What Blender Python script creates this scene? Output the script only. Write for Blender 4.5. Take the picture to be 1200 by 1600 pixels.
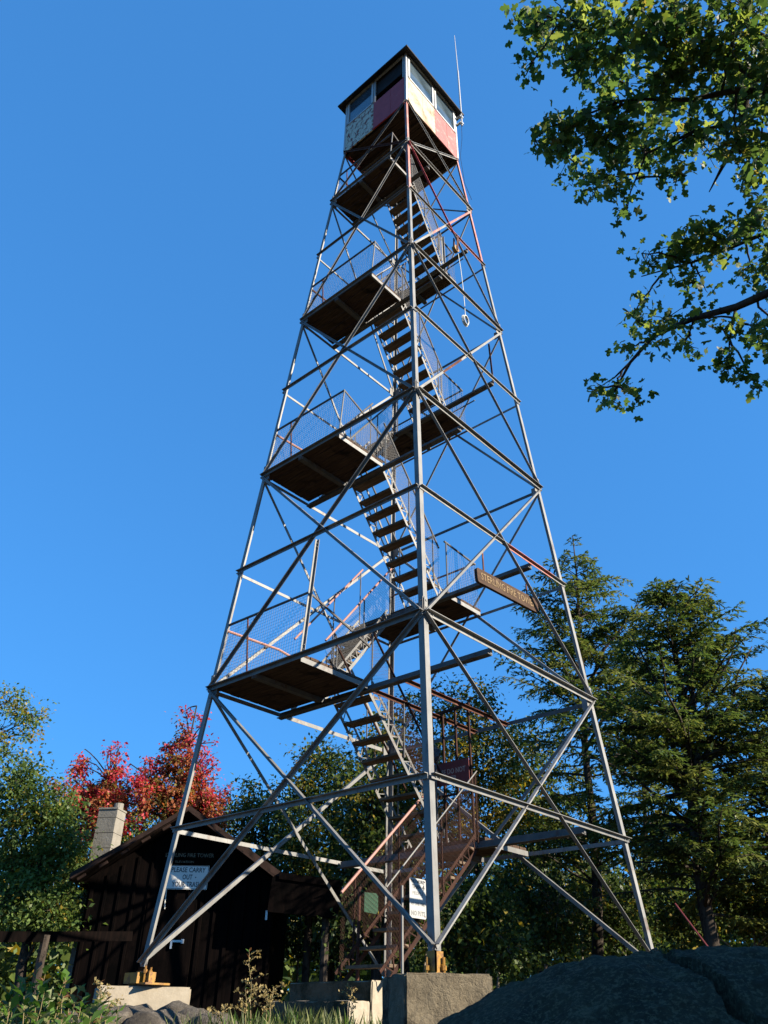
import bpy, bmesh, math, random
import numpy as np
from mathutils import Vector, Matrix, Euler

for o in list(bpy.data.objects):
    bpy.data.objects.remove(o)
scene = bpy.context.scene
COL = scene.collection
R = math.radians
random.seed(7)
rng = np.random.default_rng(11)

# ------------------------------------------------------------------ camera
cam_d = bpy.data.cameras.new('camera')
cam_d.sensor_fit = 'VERTICAL'
cam_d.sensor_height = 36.0
cam_d.lens = 27.657
cam_d.clip_start = 0.05
cam_d.clip_end = 3000
cam = bpy.data.objects.new('camera', cam_d)
COL.objects.link(cam)
cam.matrix_world = Matrix(((0.750726, 0.354268, 0.557588, 7.757652), (0.660543, -0.414929, -0.625713, -9.217145), (0.009689, 0.838050, -0.545507, -0.599915), (0.000000, 0.000000, 0.000000, 1.000000)))
scene.camera = cam

# ------------------------------------------------------------------ sky, sun, exposure
SUN_EL, SUN_AZ = R(27.0), R(20.0)             # azimuth counted from +x towards +y
world = bpy.data.worlds.new('World')
scene.world = world
world.use_nodes = True
wn = world.node_tree
bg = wn.nodes['Background']
sky = wn.nodes.new('ShaderNodeTexSky')
sky.sky_type = 'NISHITA'
sky.sun_disc = False
sky.sun_elevation = SUN_EL
sky.sun_rotation = R(90) - SUN_AZ
sky.altitude = 300
sky.air_density = 1.0
sky.dust_density = 0.35
sky.ozone_density = 2.5
gam = wn.nodes.new('ShaderNodeGamma')                # flatter, deeper blue gradient of a very clear autumn sky
gam.inputs['Gamma'].default_value = 0.40
tint = wn.nodes.new('ShaderNodeMix')
tint.data_type, tint.blend_type = 'RGBA', 'MULTIPLY'
tint.inputs[0].default_value = 1.0
tint.inputs[7].default_value = (0.25, 0.885, 1.80, 1)
wn.links.new(sky.outputs['Color'], gam.inputs['Color'])
wn.links.new(gam.outputs['Color'], tint.inputs[6])
wn.links.new(tint.outputs[2], bg.inputs['Color'])
bg.inputs['Strength'].default_value = 0.115

sun_d = bpy.data.lights.new('sun', 'SUN')
sun_d.energy = 5.0
sun_d.angle = R(0.5)
sun_d.color = (1.0, 0.90, 0.74)
sun = bpy.data.objects.new('sun', sun_d)
COL.objects.link(sun)
sdir = Vector((math.cos(SUN_EL) * math.cos(SUN_AZ), math.cos(SUN_EL) * math.sin(SUN_AZ), math.sin(SUN_EL)))
sun.rotation_euler = sdir.to_track_quat('Z', 'Y').to_euler()
sun.location = (30, 10, 20)

scene.view_settings.view_transform = 'Standard'
scene.view_settings.look = 'None'
scene.view_settings.gamma = 1
scene.view_settings.exposure = 1.4
scene.cycles.max_bounces = 6
scene.cycles.transparent_max_bounces = 8

# ------------------------------------------------------------------ materials
def _nodes(name):
    m = bpy.data.materials.new(name)
    m.use_nodes = True
    nt = m.node_tree
    return m, nt, nt.nodes['Principled BSDF']

def _noise(nt, scale, detail=6, rough=0.6, stretch=None, coord='Object'):
    tc = nt.nodes.new('ShaderNodeTexCoord')
    src = tc.outputs[coord]
    if stretch:
        mp = nt.nodes.new('ShaderNodeMapping')
        mp.inputs['Scale'].default_value = stretch
        nt.links.new(src, mp.inputs['Vector'])
        src = mp.outputs['Vector']
    n = nt.nodes.new('ShaderNodeTexNoise')
    n.inputs['Scale'].default_value = scale
    n.inputs['Detail'].default_value = detail
    n.inputs['Roughness'].default_value = rough
    nt.links.new(src, n.inputs['Vector'])
    return n.outputs['Fac']

def _ramp(nt, fac, stops):
    r = nt.nodes.new('ShaderNodeValToRGB')
    els = r.color_ramp.elements
    while len(els) < len(stops):
        els.new(0.5)
    for e, (p, c) in zip(els, stops):
        e.position = p
        e.color = (*c, 1)
    nt.links.new(fac, r.inputs['Fac'])
    return r.outputs['Color']

def _mix(nt, fac, a, b):
    n = nt.nodes.new('ShaderNodeMix')
    n.data_type = 'RGBA'
    nt.links.new(fac, n.inputs[0])
    for s, v in ((n.inputs[6], a), (n.inputs[7], b)):
        if isinstance(v, tuple):
            s.default_value = (*v, 1)
        else:
            nt.links.new(v, s)
    return n.outputs[2]

def _bump(nt, bs, h, strength, dist=0.01):
    b = nt.nodes.new('ShaderNodeBump')
    b.inputs['Strength'].default_value = strength
    b.inputs['Distance'].default_value = dist
    nt.links.new(h, b.inputs['Height'])
    nt.links.new(b.outputs['Normal'], bs.inputs['Normal'])

def weathered(name, c1, c2, spot=None, spot_range=(0.58, 0.66), scale=3.0, spot_scale=2.2, rough=0.6,
              metallic=0.0, stretch=None, bump=0.0, bump_scale=40, vary=0.0):
    m, nt, bs = _nodes(name)
    col = _ramp(nt, _noise(nt, scale, stretch=stretch), [(0.3, c1), (0.7, c2)])
    if spot:
        mask = _ramp(nt, _noise(nt, spot_scale, 8, 0.7), [(spot_range[0], (0, 0, 0)), (spot_range[1], (1, 1, 1))])
        col = _mix(nt, mask, col, spot)
    if vary:                                             # each bar has weathered to its own grey
        oi = nt.nodes.new('ShaderNodeObjectInfo')
        mr = nt.nodes.new('ShaderNodeMapRange')
        mr.inputs['To Min'].default_value = 1.0 - vary
        mr.inputs['To Max'].default_value = 1.0 + vary * .5
        nt.links.new(oi.outputs['Random'], mr.inputs['Value'])
        hs = nt.nodes.new('ShaderNodeHueSaturation')
        nt.links.new(mr.outputs['Result'], hs.inputs['Value'])
        nt.links.new(col, hs.inputs['Color'])
        streak = _ramp(nt, _noise(nt, 5, 8, 0.7, (5, 5, .35)), [(0.54, (0, 0, 0)), (0.70, (.7, .7, .7))])
        col = _mix(nt, streak, hs.outputs['Color'], (0.085, 0.05, 0.034))
    nt.links.new(col, bs.inputs['Base Color'])
    bs.inputs['Roughness'].default_value = rough
    bs.inputs['Specular IOR Level'].default_value = 0.12 if rough > 0.75 else 0.4
    bs.inputs['Metallic'].default_value = metallic
    if bump:
        _bump(nt, bs, _noise(nt, bump_scale, 8, 0.65, stretch), bump)
    return m

M = {}
M['steel'] = weathered('galvanised_steel', (0.125, 0.124, 0.118), (0.235, 0.228, 0.21), (0.09, 0.05, 0.032), (0.57, 0.70), 2.5, 2.0, 0.5, 0.0, bump=0.08, bump_scale=60, vary=0.3)
M['salmon'] = weathered('faded_salmon_paint', (0.30, 0.085, 0.065), (0.38, 0.15, 0.12), (0.27, 0.22, 0.19), (0.52, 0.64), 3, 3, 0.6)
M['dark_rust'] = weathered('dark_rusted_iron', (0.022, 0.011, 0.008), (0.05, 0.022, 0.015), (0.09, 0.038, 0.026), (0.58, 0.72), 6, 5, 0.8)
M['rust'] = weathered('rusted_iron', (0.055, 0.024, 0.017), (0.115, 0.048, 0.032), (0.22, 0.10, 0.075), (0.55, 0.7), 6, 5, 0.8)
M['dark_steel'] = weathered('dark_beam_steel', (0.06, 0.06, 0.06), (0.12, 0.115, 0.105), (0.07, 0.035, 0.025), (0.55, 0.65), 4, 3, 0.7)
M['pink_pipe'] = weathered('pink_primed_pipe', (0.30, 0.13, 0.10), (0.36, 0.20, 0.165), (0.20, 0.10, 0.07), (0.56, 0.66), 4, 6, 0.65)
M['wire'] = weathered('mesh_wire', (0.045, 0.044, 0.046), (0.085, 0.08, 0.078), (0.06, 0.035, 0.027), (0.55, 0.7), 2, 2, 0.6, 0.3)
M['rust_wire'] = weathered('rusty_mesh_wire', (0.035, 0.02, 0.015), (0.075, 0.038, 0.029), None, rough=0.8)
M['plank'] = weathered('weathered_plank', (0.030, 0.019, 0.013), (0.10, 0.063, 0.042), (0.014, 0.010, 0.008), (0.55, 0.66), 5, 2.2, 0.85, 0, (0.6, 7, 7), 0.3, 30)
M['tread_wood'] = weathered('stair_tread_wood', (0.075, 0.053, 0.037), (0.17, 0.125, 0.085), (0.035, 0.026, 0.02), (0.56, 0.68), 4, 3, 0.85, 0, (1, 8, 8), 0.3, 30)
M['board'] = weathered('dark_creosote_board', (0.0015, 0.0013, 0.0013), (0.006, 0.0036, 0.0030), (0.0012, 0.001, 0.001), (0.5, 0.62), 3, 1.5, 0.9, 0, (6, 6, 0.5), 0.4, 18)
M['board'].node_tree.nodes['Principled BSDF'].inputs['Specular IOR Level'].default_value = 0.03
M['shingle'] = weathered('brown_roof_board', (0.020, 0.012, 0.009), (0.042, 0.025, 0.020), (0.010, 0.007, 0.006), (0.52, 0.62), 5, 3, 0.9, 0, None, 0.3, 30)
M['yellow'] = weathered('yellow_paint_worn', (0.26, 0.125, 0.012), (0.32, 0.17, 0.03), (0.11, 0.05, 0.02), (0.47, 0.60), 6, 11, 0.55)
M['white_paint'] = weathered('white_paint', (0.38, 0.38, 0.37), (0.46, 0.46, 0.45), (0.27, 0.25, 0.21), (0.62, 0.72), 5, 8, 0.5)
M['maroon'] = weathered('maroon_paint', (0.34, 0.022, 0.022), (0.44, 0.04, 0.036), (0.38, 0.16, 0.12), (0.62, 0.74), 5, 6, 0.55)
M['cab_salmon'] = weathered('sun_faded_red_paint', (0.26, 0.045, 0.04), (0.31, 0.075, 0.062), (0.38, 0.20, 0.165), (0.54, 0.66), 4, 6, 0.55)
M['cream'] = weathered('rust_stained_cream_paint', (0.40, 0.30, 0.19), (0.45, 0.38, 0.27), (0.26, 0.11, 0.04), (0.47, 0.64), 4, 2.2, 0.55)
M['peeled'] = weathered('peeled_pale_paint', (0.42, 0.38, 0.27), (0.66, 0.60, 0.46), (0.17, 0.026, 0.016), (0.50, 0.57), 16, 7, 0.7)
M['roofing'] = weathered('dark_tar_roof', (0.025, 0.025, 0.027), (0.06, 0.055, 0.05), (0.16, 0.12, 0.08), (0.58, 0.68), 6, 4, 0.8)
M['interior'] = weathered('dark_cab_interior', (0.02, 0.018, 0.017), (0.035, 0.03, 0.03), rough=0.9)
M['antenna'] = weathered('pale_fibreglass', (0.42, 0.42, 0.42), (0.48, 0.48, 0.47), rough=0.4)
M['rope'] = weathered('nylon_rope', (0.55, 0.53, 0.45), (0.66, 0.64, 0.56), rough=0.8)
M['sign_wood'] = weathered('carved_sign_wood', (0.042, 0.026, 0.018), (0.085, 0.053, 0.036), (0.24, 0.17, 0.115), (0.60, 0.70), 4, 10, 0.85, 0, (8, 0.8, 8), 0.4, 25)
M['sign_letter'] = weathered('faded_carved_letter', (0.15, 0.10, 0.055), (0.25, 0.18, 0.10), (0.06, 0.036, 0.022), (0.54, 0.62), 6, 22, 0.85)
M['sign_white'] = weathered('white_sign_metal', (0.30, 0.30, 0.29), (0.36, 0.36, 0.345), (0.24, 0.22, 0.19), (0.62, 0.7), 4, 9, 0.4)
M['sign_grey'] = weathered('pale_blue_grey_sign', (0.64, 0.62, 0.56), (0.74, 0.71, 0.64), rough=0.4)
M['ink'] = weathered('sign_ink', (0.015, 0.016, 0.02), (0.03, 0.03, 0.035), rough=0.6)
M['faint_ink'] = weathered('faded_ink', (0.06, 0.06, 0.06), (0.20, 0.20, 0.19), rough=0.6, scale=14)
M['sign_red'] = weathered('dark_red_sign', (0.10, 0.012, 0.012), (0.15, 0.02, 0.018), rough=0.6)
M['red_letter'] = weathered('worn_sign_letter', (0.32, 0.22, 0.18), (0.45, 0.33, 0.27), rough=0.6, scale=20)
M['cabin_letter'] = weathered('worn_cabin_letter', (0.07, 0.06, 0.045), (0.22, 0.19, 0.13), rough=0.8, scale=16)
M['sign_green'] = weathered('green_sign_metal', (0.003, 0.042, 0.019), (0.006, 0.065, 0.03), rough=0.5)
M['bag'] = weathered('black_plastic', (0.012, 0.015, 0.02), (0.03, 0.035, 0.045), rough=0.25)
M['grey_metal'] = weathered('grey_hardware', (0.40, 0.42, 0.43), (0.55, 0.56, 0.56), rough=0.35, metallic=0.6)
M['bark'] = weathered('grey_brown_bark', (0.026, 0.02, 0.016), (0.07, 0.055, 0.043), (0.013, 0.011, 0.009), (0.52, 0.6), 8, 6, 0.95, 0, (3, 3, 0.5), 0.5, 20)
M['pale_bark'] = weathered('pale_twig_bark', (0.16, 0.13, 0.10), (0.30, 0.25, 0.20), None, rough=0.9)
M['dry_stem'] = weathered('dry_straw_stem', (0.15, 0.115, 0.055), (0.24, 0.19, 0.10), None, rough=0.9)

def concrete(name, c1, c2, stain, rng_=(0.5, 0.62), crack=0.0, bump=0.8):
    m, nt, bs = _nodes(name)
    col = _ramp(nt, _noise(nt, 4, 10, 0.65), [(0.28, c1), (0.72, c2)])
    mask = _ramp(nt, _noise(nt, 1.8, 8, 0.7), [(rng_[0], (0, 0, 0)), (rng_[1], (1, 1, 1))])
    col = _mix(nt, mask, col, stain)
    nt.links.new(col, bs.inputs['Base Color'])
    bs.inputs['Roughness'].default_value = 0.92
    bs.inputs['Specular IOR Level'].default_value = 0.15
    h = _noise(nt, 22, 12, 0.72)
    if crack:
        tc = nt.nodes.new('ShaderNodeTexCoord')
        n = nt.nodes.new('ShaderNodeTexVoronoi')
        n.feature = 'DISTANCE_TO_EDGE'
        n.inputs['Scale'].default_value = 2.3
        nz = nt.nodes.new('ShaderNodeTexNoise')
        nz.inputs['Scale'].default_value = 3.0
        nz.inputs['Detail'].default_value = 8
        va = nt.nodes.new('ShaderNodeVectorMath')
        va.operation = 'MULTIPLY_ADD'
        va.inputs[1].default_value = (0.9, 0.9, 0.9)
        nt.links.new(tc.outputs['Object'], nz.inputs['Vector'])
        nt.links.new(nz.outputs['Color'], va.inputs[0])
        nt.links.new(tc.outputs['Object'], va.inputs[2])
        nt.links.new(va.outputs[0], n.inputs['Vector'])
        mr = nt.nodes.new('ShaderNodeMapRange')
        mr.inputs['From Max'].default_value = 0.03
        nt.links.new(n.outputs['Distance'], mr.inputs['Value'])
        mul = nt.nodes.new('ShaderNodeMath')
        mul.operation = 'MULTIPLY_ADD'
        mul.inputs[1].default_value = crack
        nt.links.new(mr.outputs['Result'], mul.inputs[0])
        nt.links.new(h, mul.inputs[2])
        h = mul.outputs[0]
    _bump(nt, bs, h, bump, 0.03)
    return m
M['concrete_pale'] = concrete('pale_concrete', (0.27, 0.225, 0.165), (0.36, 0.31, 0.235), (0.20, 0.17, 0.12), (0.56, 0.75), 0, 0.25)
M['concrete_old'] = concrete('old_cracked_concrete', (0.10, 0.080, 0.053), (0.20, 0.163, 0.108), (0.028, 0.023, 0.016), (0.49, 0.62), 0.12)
M['concrete_moss_shade'] = concrete('moss_shade_concrete', (0.05, 0.044, 0.028), (0.12, 0.10, 0.068), (0.016, 0.018, 0.009), (0.46, 0.64))
M['block'] = concrete('grey_chimney_block', (0.17, 0.155, 0.13), (0.25, 0.23, 0.195), (0.17, 0.155, 0.13), (0.55, 0.7), 0, 0.35)

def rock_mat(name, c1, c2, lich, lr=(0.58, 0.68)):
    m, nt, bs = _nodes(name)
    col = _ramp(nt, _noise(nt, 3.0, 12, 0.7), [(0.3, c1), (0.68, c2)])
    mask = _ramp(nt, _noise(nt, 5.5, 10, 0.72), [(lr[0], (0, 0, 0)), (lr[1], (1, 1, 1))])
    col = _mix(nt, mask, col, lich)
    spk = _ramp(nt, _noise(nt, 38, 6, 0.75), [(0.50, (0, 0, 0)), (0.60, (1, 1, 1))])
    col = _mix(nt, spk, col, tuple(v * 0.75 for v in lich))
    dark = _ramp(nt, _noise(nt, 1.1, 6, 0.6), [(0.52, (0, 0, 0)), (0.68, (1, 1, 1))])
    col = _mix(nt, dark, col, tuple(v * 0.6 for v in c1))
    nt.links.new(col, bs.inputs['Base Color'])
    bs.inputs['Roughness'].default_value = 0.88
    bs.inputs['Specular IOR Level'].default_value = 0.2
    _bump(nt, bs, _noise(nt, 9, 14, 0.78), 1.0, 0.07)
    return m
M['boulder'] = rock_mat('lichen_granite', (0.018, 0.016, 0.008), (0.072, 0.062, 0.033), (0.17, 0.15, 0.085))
M['stone'] = rock_mat('grey_stone', (0.055, 0.046, 0.036), (0.13, 0.11, 0.088), (0.22, 0.19, 0.15), (0.6, 0.7))
M['soil'] = weathered('leaf_littered_soil', (0.022, 0.017, 0.010), (0.055, 0.041, 0.023), (0.025, 0.033, 0.012), (0.52, 0.62), 3, 0.8, 0.95, 0, None, 0.6, 12)

def glass_mat():
    m, nt, bs = _nodes('cab_window_glass')
    col = _ramp(nt, _noise(nt, 1.6, 4, 0.5), [(0.35, (0.035, 0.055, 0.07)), (0.65, (0.11, 0.15, 0.18))])
    nt.links.new(col, bs.inputs['Base Color'])
    bs.inputs['Roughness'].default_value = 0.05
    bs.inputs['IOR'].default_value = 2.1
    bs.inputs['Alpha'].default_value = 0.72
    return m
M['glass'] = glass_mat()

def leaf_mat(name, a, b, trans=0.35, rough=0.5, glow=1.5):
    m = bpy.data.materials.new(name)
    m.use_nodes = True
    nt = m.node_tree
    bs = nt.nodes['Principled BSDF']
    col = _ramp(nt, _noise(nt, 2.3, 3, 0.6), [(0.34, a), (0.66, b)])
    nt.links.new(col, bs.inputs['Base Color'])
    bs.inputs['Roughness'].default_value = rough
    bs.inputs['Specular IOR Level'].default_value = 0.25
    tr = nt.nodes.new('ShaderNodeBsdfTranslucent')
    g = nt.nodes.new('ShaderNodeHueSaturation')
    g.inputs['Value'].default_value = glow
    g.inputs['Saturation'].default_value = 1.1
    nt.links.new(col, g.inputs['Color'])
    nt.links.new(g.outputs['Color'], tr.inputs['Color'])
    mx = nt.nodes.new('ShaderNodeMixShader')
    mx.inputs[0].default_value = trans
    nt.links.new(bs.outputs[0], mx.inputs[1])
    nt.links.new(tr.outputs[0], mx.inputs[2])
    nt.links.new(mx.outputs[0], nt.nodes['Material Output'].inputs['Surface'])
    return m
L = {}
L['oak1'] = leaf_mat('oak_leaf_green', (0.055, 0.085, 0.018), (0.105, 0.135, 0.030))
L['oak2'] = leaf_mat('oak_leaf_yellow', (0.20, 0.16, 0.025), (0.30, 0.21, 0.035))
L['oak3'] = leaf_mat('oak_leaf_dark', (0.02, 0.038, 0.011), (0.042, 0.065, 0.017))
L['hem1'] = leaf_mat('hemlock_needle', (0.06, 0.096, 0.024), (0.105, 0.138, 0.034), 0.38)
L['hem2'] = leaf_mat('hemlock_needle_yellow', (0.11, 0.14, 0.035), (0.17, 0.175, 0.045), 0.35)
L['hem3'] = leaf_mat('hemlock_needle_dark', (0.02, 0.042, 0.018), (0.038, 0.062, 0.024), 0.25)
L['cedar'] = leaf_mat('sunlit_green_leaf', (0.075, 0.125, 0.032), (0.13, 0.185, 0.05), 0.4, 0.5, 1.7)
L['red1'] = leaf_mat('maple_leaf_crimson', (0.38, 0.035, 0.05), (0.48, 0.075, 0.08), 0.4)
L['red2'] = leaf_mat('maple_leaf_rust', (0.29, 0.085, 0.038), (0.36, 0.14, 0.06), 0.4)
L['red3'] = leaf_mat('maple_leaf_olive', (0.13, 0.11, 0.028), (0.20, 0.155, 0.04), 0.35)
L['map1'] = leaf_mat('maple_leaf_green', (0.03, 0.055, 0.014), (0.06, 0.09, 0.022), 0.5, 0.5, 2.2)
L['map2'] = leaf_mat('maple_leaf_lime', (0.10, 0.13, 0.026), (0.16, 0.185, 0.045), 0.5, 0.5, 2.0)
L['map3'] = leaf_mat('maple_leaf_gold', (0.18, 0.15, 0.03), (0.24, 0.19, 0.05), 0.45, 0.5)
L['weed1'] = leaf_mat('weed_leaf_green', (0.05, 0.11, 0.018), (0.11, 0.18, 0.035), 0.35)
L['weed2'] = leaf_mat('weed_leaf_pale', (0.13, 0.145, 0.045), (0.20, 0.20, 0.085), 0.35)
L['weed3'] = leaf_mat('weed_leaf_brown', (0.13, 0.06, 0.03), (0.22, 0.11, 0.05), 0.3)
L['grass'] = leaf_mat('grass_blade', (0.03, 0.05, 0.012), (0.07, 0.085, 0.025), 0.35)
L['flower'] = leaf_mat('goldenrod_seed_head', (0.20, 0.145, 0.05), (0.32, 0.25, 0.11), 0.3)

# ------------------------------------------------------------------ mesh helpers
ORG = {}
def V(*a):
    return Vector(a[0]) if len(a) == 1 else Vector(a)

class MB:
    def __init__(s):
        s.v, s.f, s.mi, s.cur = [], [], [], 0
    def add(s, vs, fs):
        b = len(s.v)
        s.v += [tuple(x) for x in vs]
        for f in fs:
            s.f.append([b + i for i in f])
            s.mi.append(s.cur)
        return s
    def box(s, c, d, ax=None):
        """box: centre, full sizes, optional three axes"""
        c = V(c)
        X, Y, Z = ax if ax else (V(1, 0, 0), V(0, 1, 0), V(0, 0, 1))
        X, Y, Z = X * d[0] / 2, Y * d[1] / 2, Z * d[2] / 2
        vs = [c + X * i + Y * j + Z * k for i in (-1, 1) for j in (-1, 1) for k in (-1, 1)]
        return s.add(vs, [(0, 1, 3, 2), (4, 6, 7, 5), (0, 4, 5, 1), (2, 3, 7, 6), (0, 2, 6, 4), (1, 5, 7, 3)])
    def span(s, lo, hi):
        return s.box([(a + b) / 2 for a, b in zip(lo, hi)], [abs(b - a) for a, b in zip(lo, hi)])
    def bar(s, a, b, w, h, up=(0, 0, 1)):
        a, b = V(a), V(b)
        e = (b - a).normalized()
        x = e.cross(V(up))
        if x.length < 1e-4:
            x = e.cross(V(1, 0, 0))
        x.normalize()
        return s.box((a + b) / 2, (w, (b - a).length, h), (x, e, x.cross(e)))
    def prism(s, prof, a, b, dx, dy):
        """profile (2-D points) in axes dx, dy swept from a to b"""
        n = len(prof)
        vs = [V(p) + dx * q[0] + dy * q[1] for p in (a, b) for q in prof]
        fs = [tuple(range(n))[::-1], tuple(range(n, 2 * n))]
        fs += [(i, (i + 1) % n, n + (i + 1) % n, n + i) for i in range(n)]
        return s.add(vs, fs)
    def angle(s, a, b, w, t, da, db):
        """angle iron: corner runs a-b, flanges along da and db"""
        e = (V(b) - V(a)).normalized()
        da, db = V(da), V(db)
        da = (da - e * da.dot(e)).normalized()
        db = (db - e * db.dot(e)).normalized()
        return s.prism([(0, 0), (w, 0), (w, t), (t, t), (t, w), (0, w)], a, b, da, db)
    def tube(s, pts, r, seg=6, taper=None):
        pts = [V(p) for p in pts]
        n = len(pts)
        rs = r if isinstance(r, (list, tuple)) else [r] * n
        b = len(s.v)
        e0 = (pts[1] - pts[0]).normalized()
        x = e0.orthogonal().normalized()
        for i, p in enumerate(pts):
            e = (pts[min(i + 1, n - 1)] - pts[max(i - 1, 0)]).normalized()
            x = (x - e * x.dot(e))
            x = x.normalized() if x.length > 1e-6 else e.orthogonal().normalized()
            y = e.cross(x)
            for k in range(seg):
                a = 2 * math.pi * k / seg
                s.v.append(tuple(p + (x * math.cos(a) + y * math.sin(a)) * rs[i]))
        for i in range(n - 1):
            for k in range(seg):
                s.f.append([b + i * seg + k, b + i * seg + (k + 1) % seg, b + (i + 1) * seg + (k + 1) % seg, b + (i + 1) * seg + k])
                s.mi.append(s.cur)
        s.f.append([b + k for k in range(seg)][::-1]); s.mi.append(s.cur)
        s.f.append([b + (n - 1) * seg + k for k in range(seg)]); s.mi.append(s.cur)
        return s
    def build(s, name, mats, parent=None, origin=None, smooth=False):
        mats = mats if isinstance(mats, (list, tuple)) else [mats]
        co = np.array(s.v, dtype=float)
        if origin is None:
            lo, hi = co.min(0), co.max(0)
            origin = (lo + hi) / 2
            if parent is None:
                origin[2] = lo[2]
        origin = V([float(q) for q in origin])
        me = bpy.data.meshes.new(name)
        me.from_pydata([tuple(c) for c in (co - np.array(origin))], [], s.f)
        for m in mats:
            me.materials.append(m)
        if len(mats) > 1:
            me.polygons.foreach_set('material_index', s.mi)
        if smooth:
            me.polygons.foreach_set('use_smooth', [True] * len(s.f))
        me.update()
        return link(name, me, parent, origin)

def link(name, data, parent, origin):
    o = bpy.data.objects.new(name, data)
    COL.objects.link(o)
    ORG[o.name] = V(origin)
    if parent:
        o.parent = parent
        o.location = V(origin) - ORG[parent.name]
    else:
        o.location = V(origin)
    return o

def thing(name, loc, label, cat, group=None):
    o = link(name, None, None, loc)
    return tag(o, label, cat, group)

def tag(o, label, cat, group=None):
    o['label'] = label
    o['category'] = cat
    if group:
        o['group'] = group
    return o

def structure(o, kind='structure'):
    o['kind'] = kind
    return o

def raw_mesh(name, verts, faces, mats, parent=None, origin=(0, 0, 0), mi=None, smooth=False):
    """fast numpy mesh: verts (n,3), faces (m,k) with one k"""
    me = bpy.data.meshes.new(name)
    n, (m, k) = len(verts), faces.shape
    me.vertices.add(n)
    me.vertices.foreach_set('co', (verts - np.array(origin)).astype(np.float32).ravel())
    me.loops.add(m * k)
    me.loops.foreach_set('vertex_index', faces.astype(np.int32).ravel())
    me.polygons.add(m)
    me.polygons.foreach_set('loop_start', np.arange(0, m * k, k, dtype=np.int32))
    me.polygons.foreach_set('loop_total', np.full(m, k, dtype=np.int32))
    for q in mats:
        me.materials.append(q)
    if mi is not None:
        me.polygons.foreach_set('material_index', mi.astype(np.int32))
    if smooth:
        me.polygons.foreach_set('use_smooth', np.ones(m, dtype=bool))
    me.update(calc_edges=True)
    me.validate()
    return link(name, me, parent, origin)

def text_mb(mb, txt, size, centre, dx, dy, depth=0.003, width=None, bold=0.012):
    """flat lettering laid on a board: dx along the line, dy up"""
    cu = bpy.data.curves.new('lettering', 'FONT')
    cu.body = txt
    cu.size = size
    cu.align_x = 'CENTER'
    cu.align_y = 'CENTER'
    cu.extrude = depth
    cu.resolution_u = 2
    cu.offset = size * bold
    tmp = bpy.data.objects.new('lettering', cu)
    COL.objects.link(tmp)
    dg = bpy.context.evaluated_depsgraph_get()
    me = tmp.evaluated_get(dg).to_mesh()
    xs = [v.co.x for v in me.vertices]
    sx = 1.0
    if width and xs:
        sx = width / (max(xs) - min(xs))
    dx, dy = V(dx).normalized(), V(dy).normalized()
    dz = dx.cross(dy)
    c = V(centre)
    vs = [c + dx * v.co.x * sx + dy * v.co.y + dz * v.co.z for v in me.vertices]
    mb.add(vs, [tuple(p.vertices) for p in me.polygons])
    tmp.evaluated_get(dg).to_mesh_clear()
    bpy.data.objects.remove(tmp)
    bpy.data.curves.remove(cu)

def grid_mb(mb, p00, p10, p11, p01, step=0.055, r=0.0016, diamond=False):
    """woven wire panel between four corners"""
    p00, p10, p11, p01 = V(p00), V(p10), V(p11), V(p01)
    W_ = ((p10 - p00).length + (p11 - p01).length) / 2
    H_ = ((p01 - p00).length + (p11 - p10).length) / 2
    def q(u, v):
        return (p00 * (1 - u) + p10 * u) * (1 - v) + (p01 * (1 - u) + p11 * u) * v
    def wire(a, b):
        e = (b - a)
        if e.length < 1e-3:
            return
        mb.tube([a, b], r, 3)
    if not diamond:
        nu, nv = max(1, round(W_ / step)), max(1, round(H_ / step))
        for i in range(nu + 1):
            j = 0.004 * (random.random() - .5)
            wire(q(i / nu + j, 0), q(i / nu - j, 1))
        for i in range(nv + 1):
            wire(q(0, i / nv), q(1, i / nv))
    else:
        k = H_ / W_
        n = max(2, round(W_ / step))
        m_ = int(n * (1 + k)) + 1
        for i in range(m_ + 1):
            c = i / n
            u0, u1 = c, c - k
            for flip in (0, 1):
                a, b = (u0, 0.0), (u1, 1.0)
                if a[0] > 1:
                    t = (a[0] - 1) / k
                    a = (1.0, t)
                if b[0] < 0:
                    t = c / k
                    b = (0.0, t)
                if a[1] >= 1 or b[1] <= 0:
                    continue
                if flip:
                    a, b = (1 - a[0], a[1]), (1 - b[0], b[1])
                wire(q(*a), q(*b))

# ------------------------------------------------------------------ ground
def gz(x, y):
    q = (x * 7.76 - y * 9.22) / 12.05
    r = math.hypot(x, y)
    t = min(max((q - 4.2) / 7.0, 0), 1)
    t = t * t * (3 - 2 * t)
    far = max(0.0, r - 14)
    bumps = 0.05 * math.sin(x * 1.7 + y * .9) * math.cos(y * 1.3 - x * .4) + .03 * math.sin(3.1 * x - 2.3 * y)
    return -0.70 - 1.42 * t - min(far * .05, 9.0) + bumps * (1 if r < 30 else 0)

def make_ground():
    rad = list(np.linspace(0, 16, 54)) + [18, 21, 25, 30, 40, 60, 100, 180, 320, 600, 1200]
    na = 120
    vs, fs = [(0, 0, gz(0, 0))], []
    for r in rad[1:]:
        for k in range(na):
            a = 2 * math.pi * k / na
            x, y = r * math.cos(a), r * math.sin(a)
            vs.append((x, y, gz(x, y)))
    for k in range(na):
        fs.append((0, 1 + k, 1 + (k + 1) % na))
    for i in range(len(rad) - 2):
        b = 1 + i * na
        for k in range(na):
            fs.append((b + k, b + na + k, b + na + (k + 1) % na, b + (k + 1) % na))
    g = MB()
    g.v, g.f, g.mi = vs, fs, [0] * len(fs)
    structure(g.build('ground', M['soil'], origin=(0, 0, 0), smooth=True))
make_ground()

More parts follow.
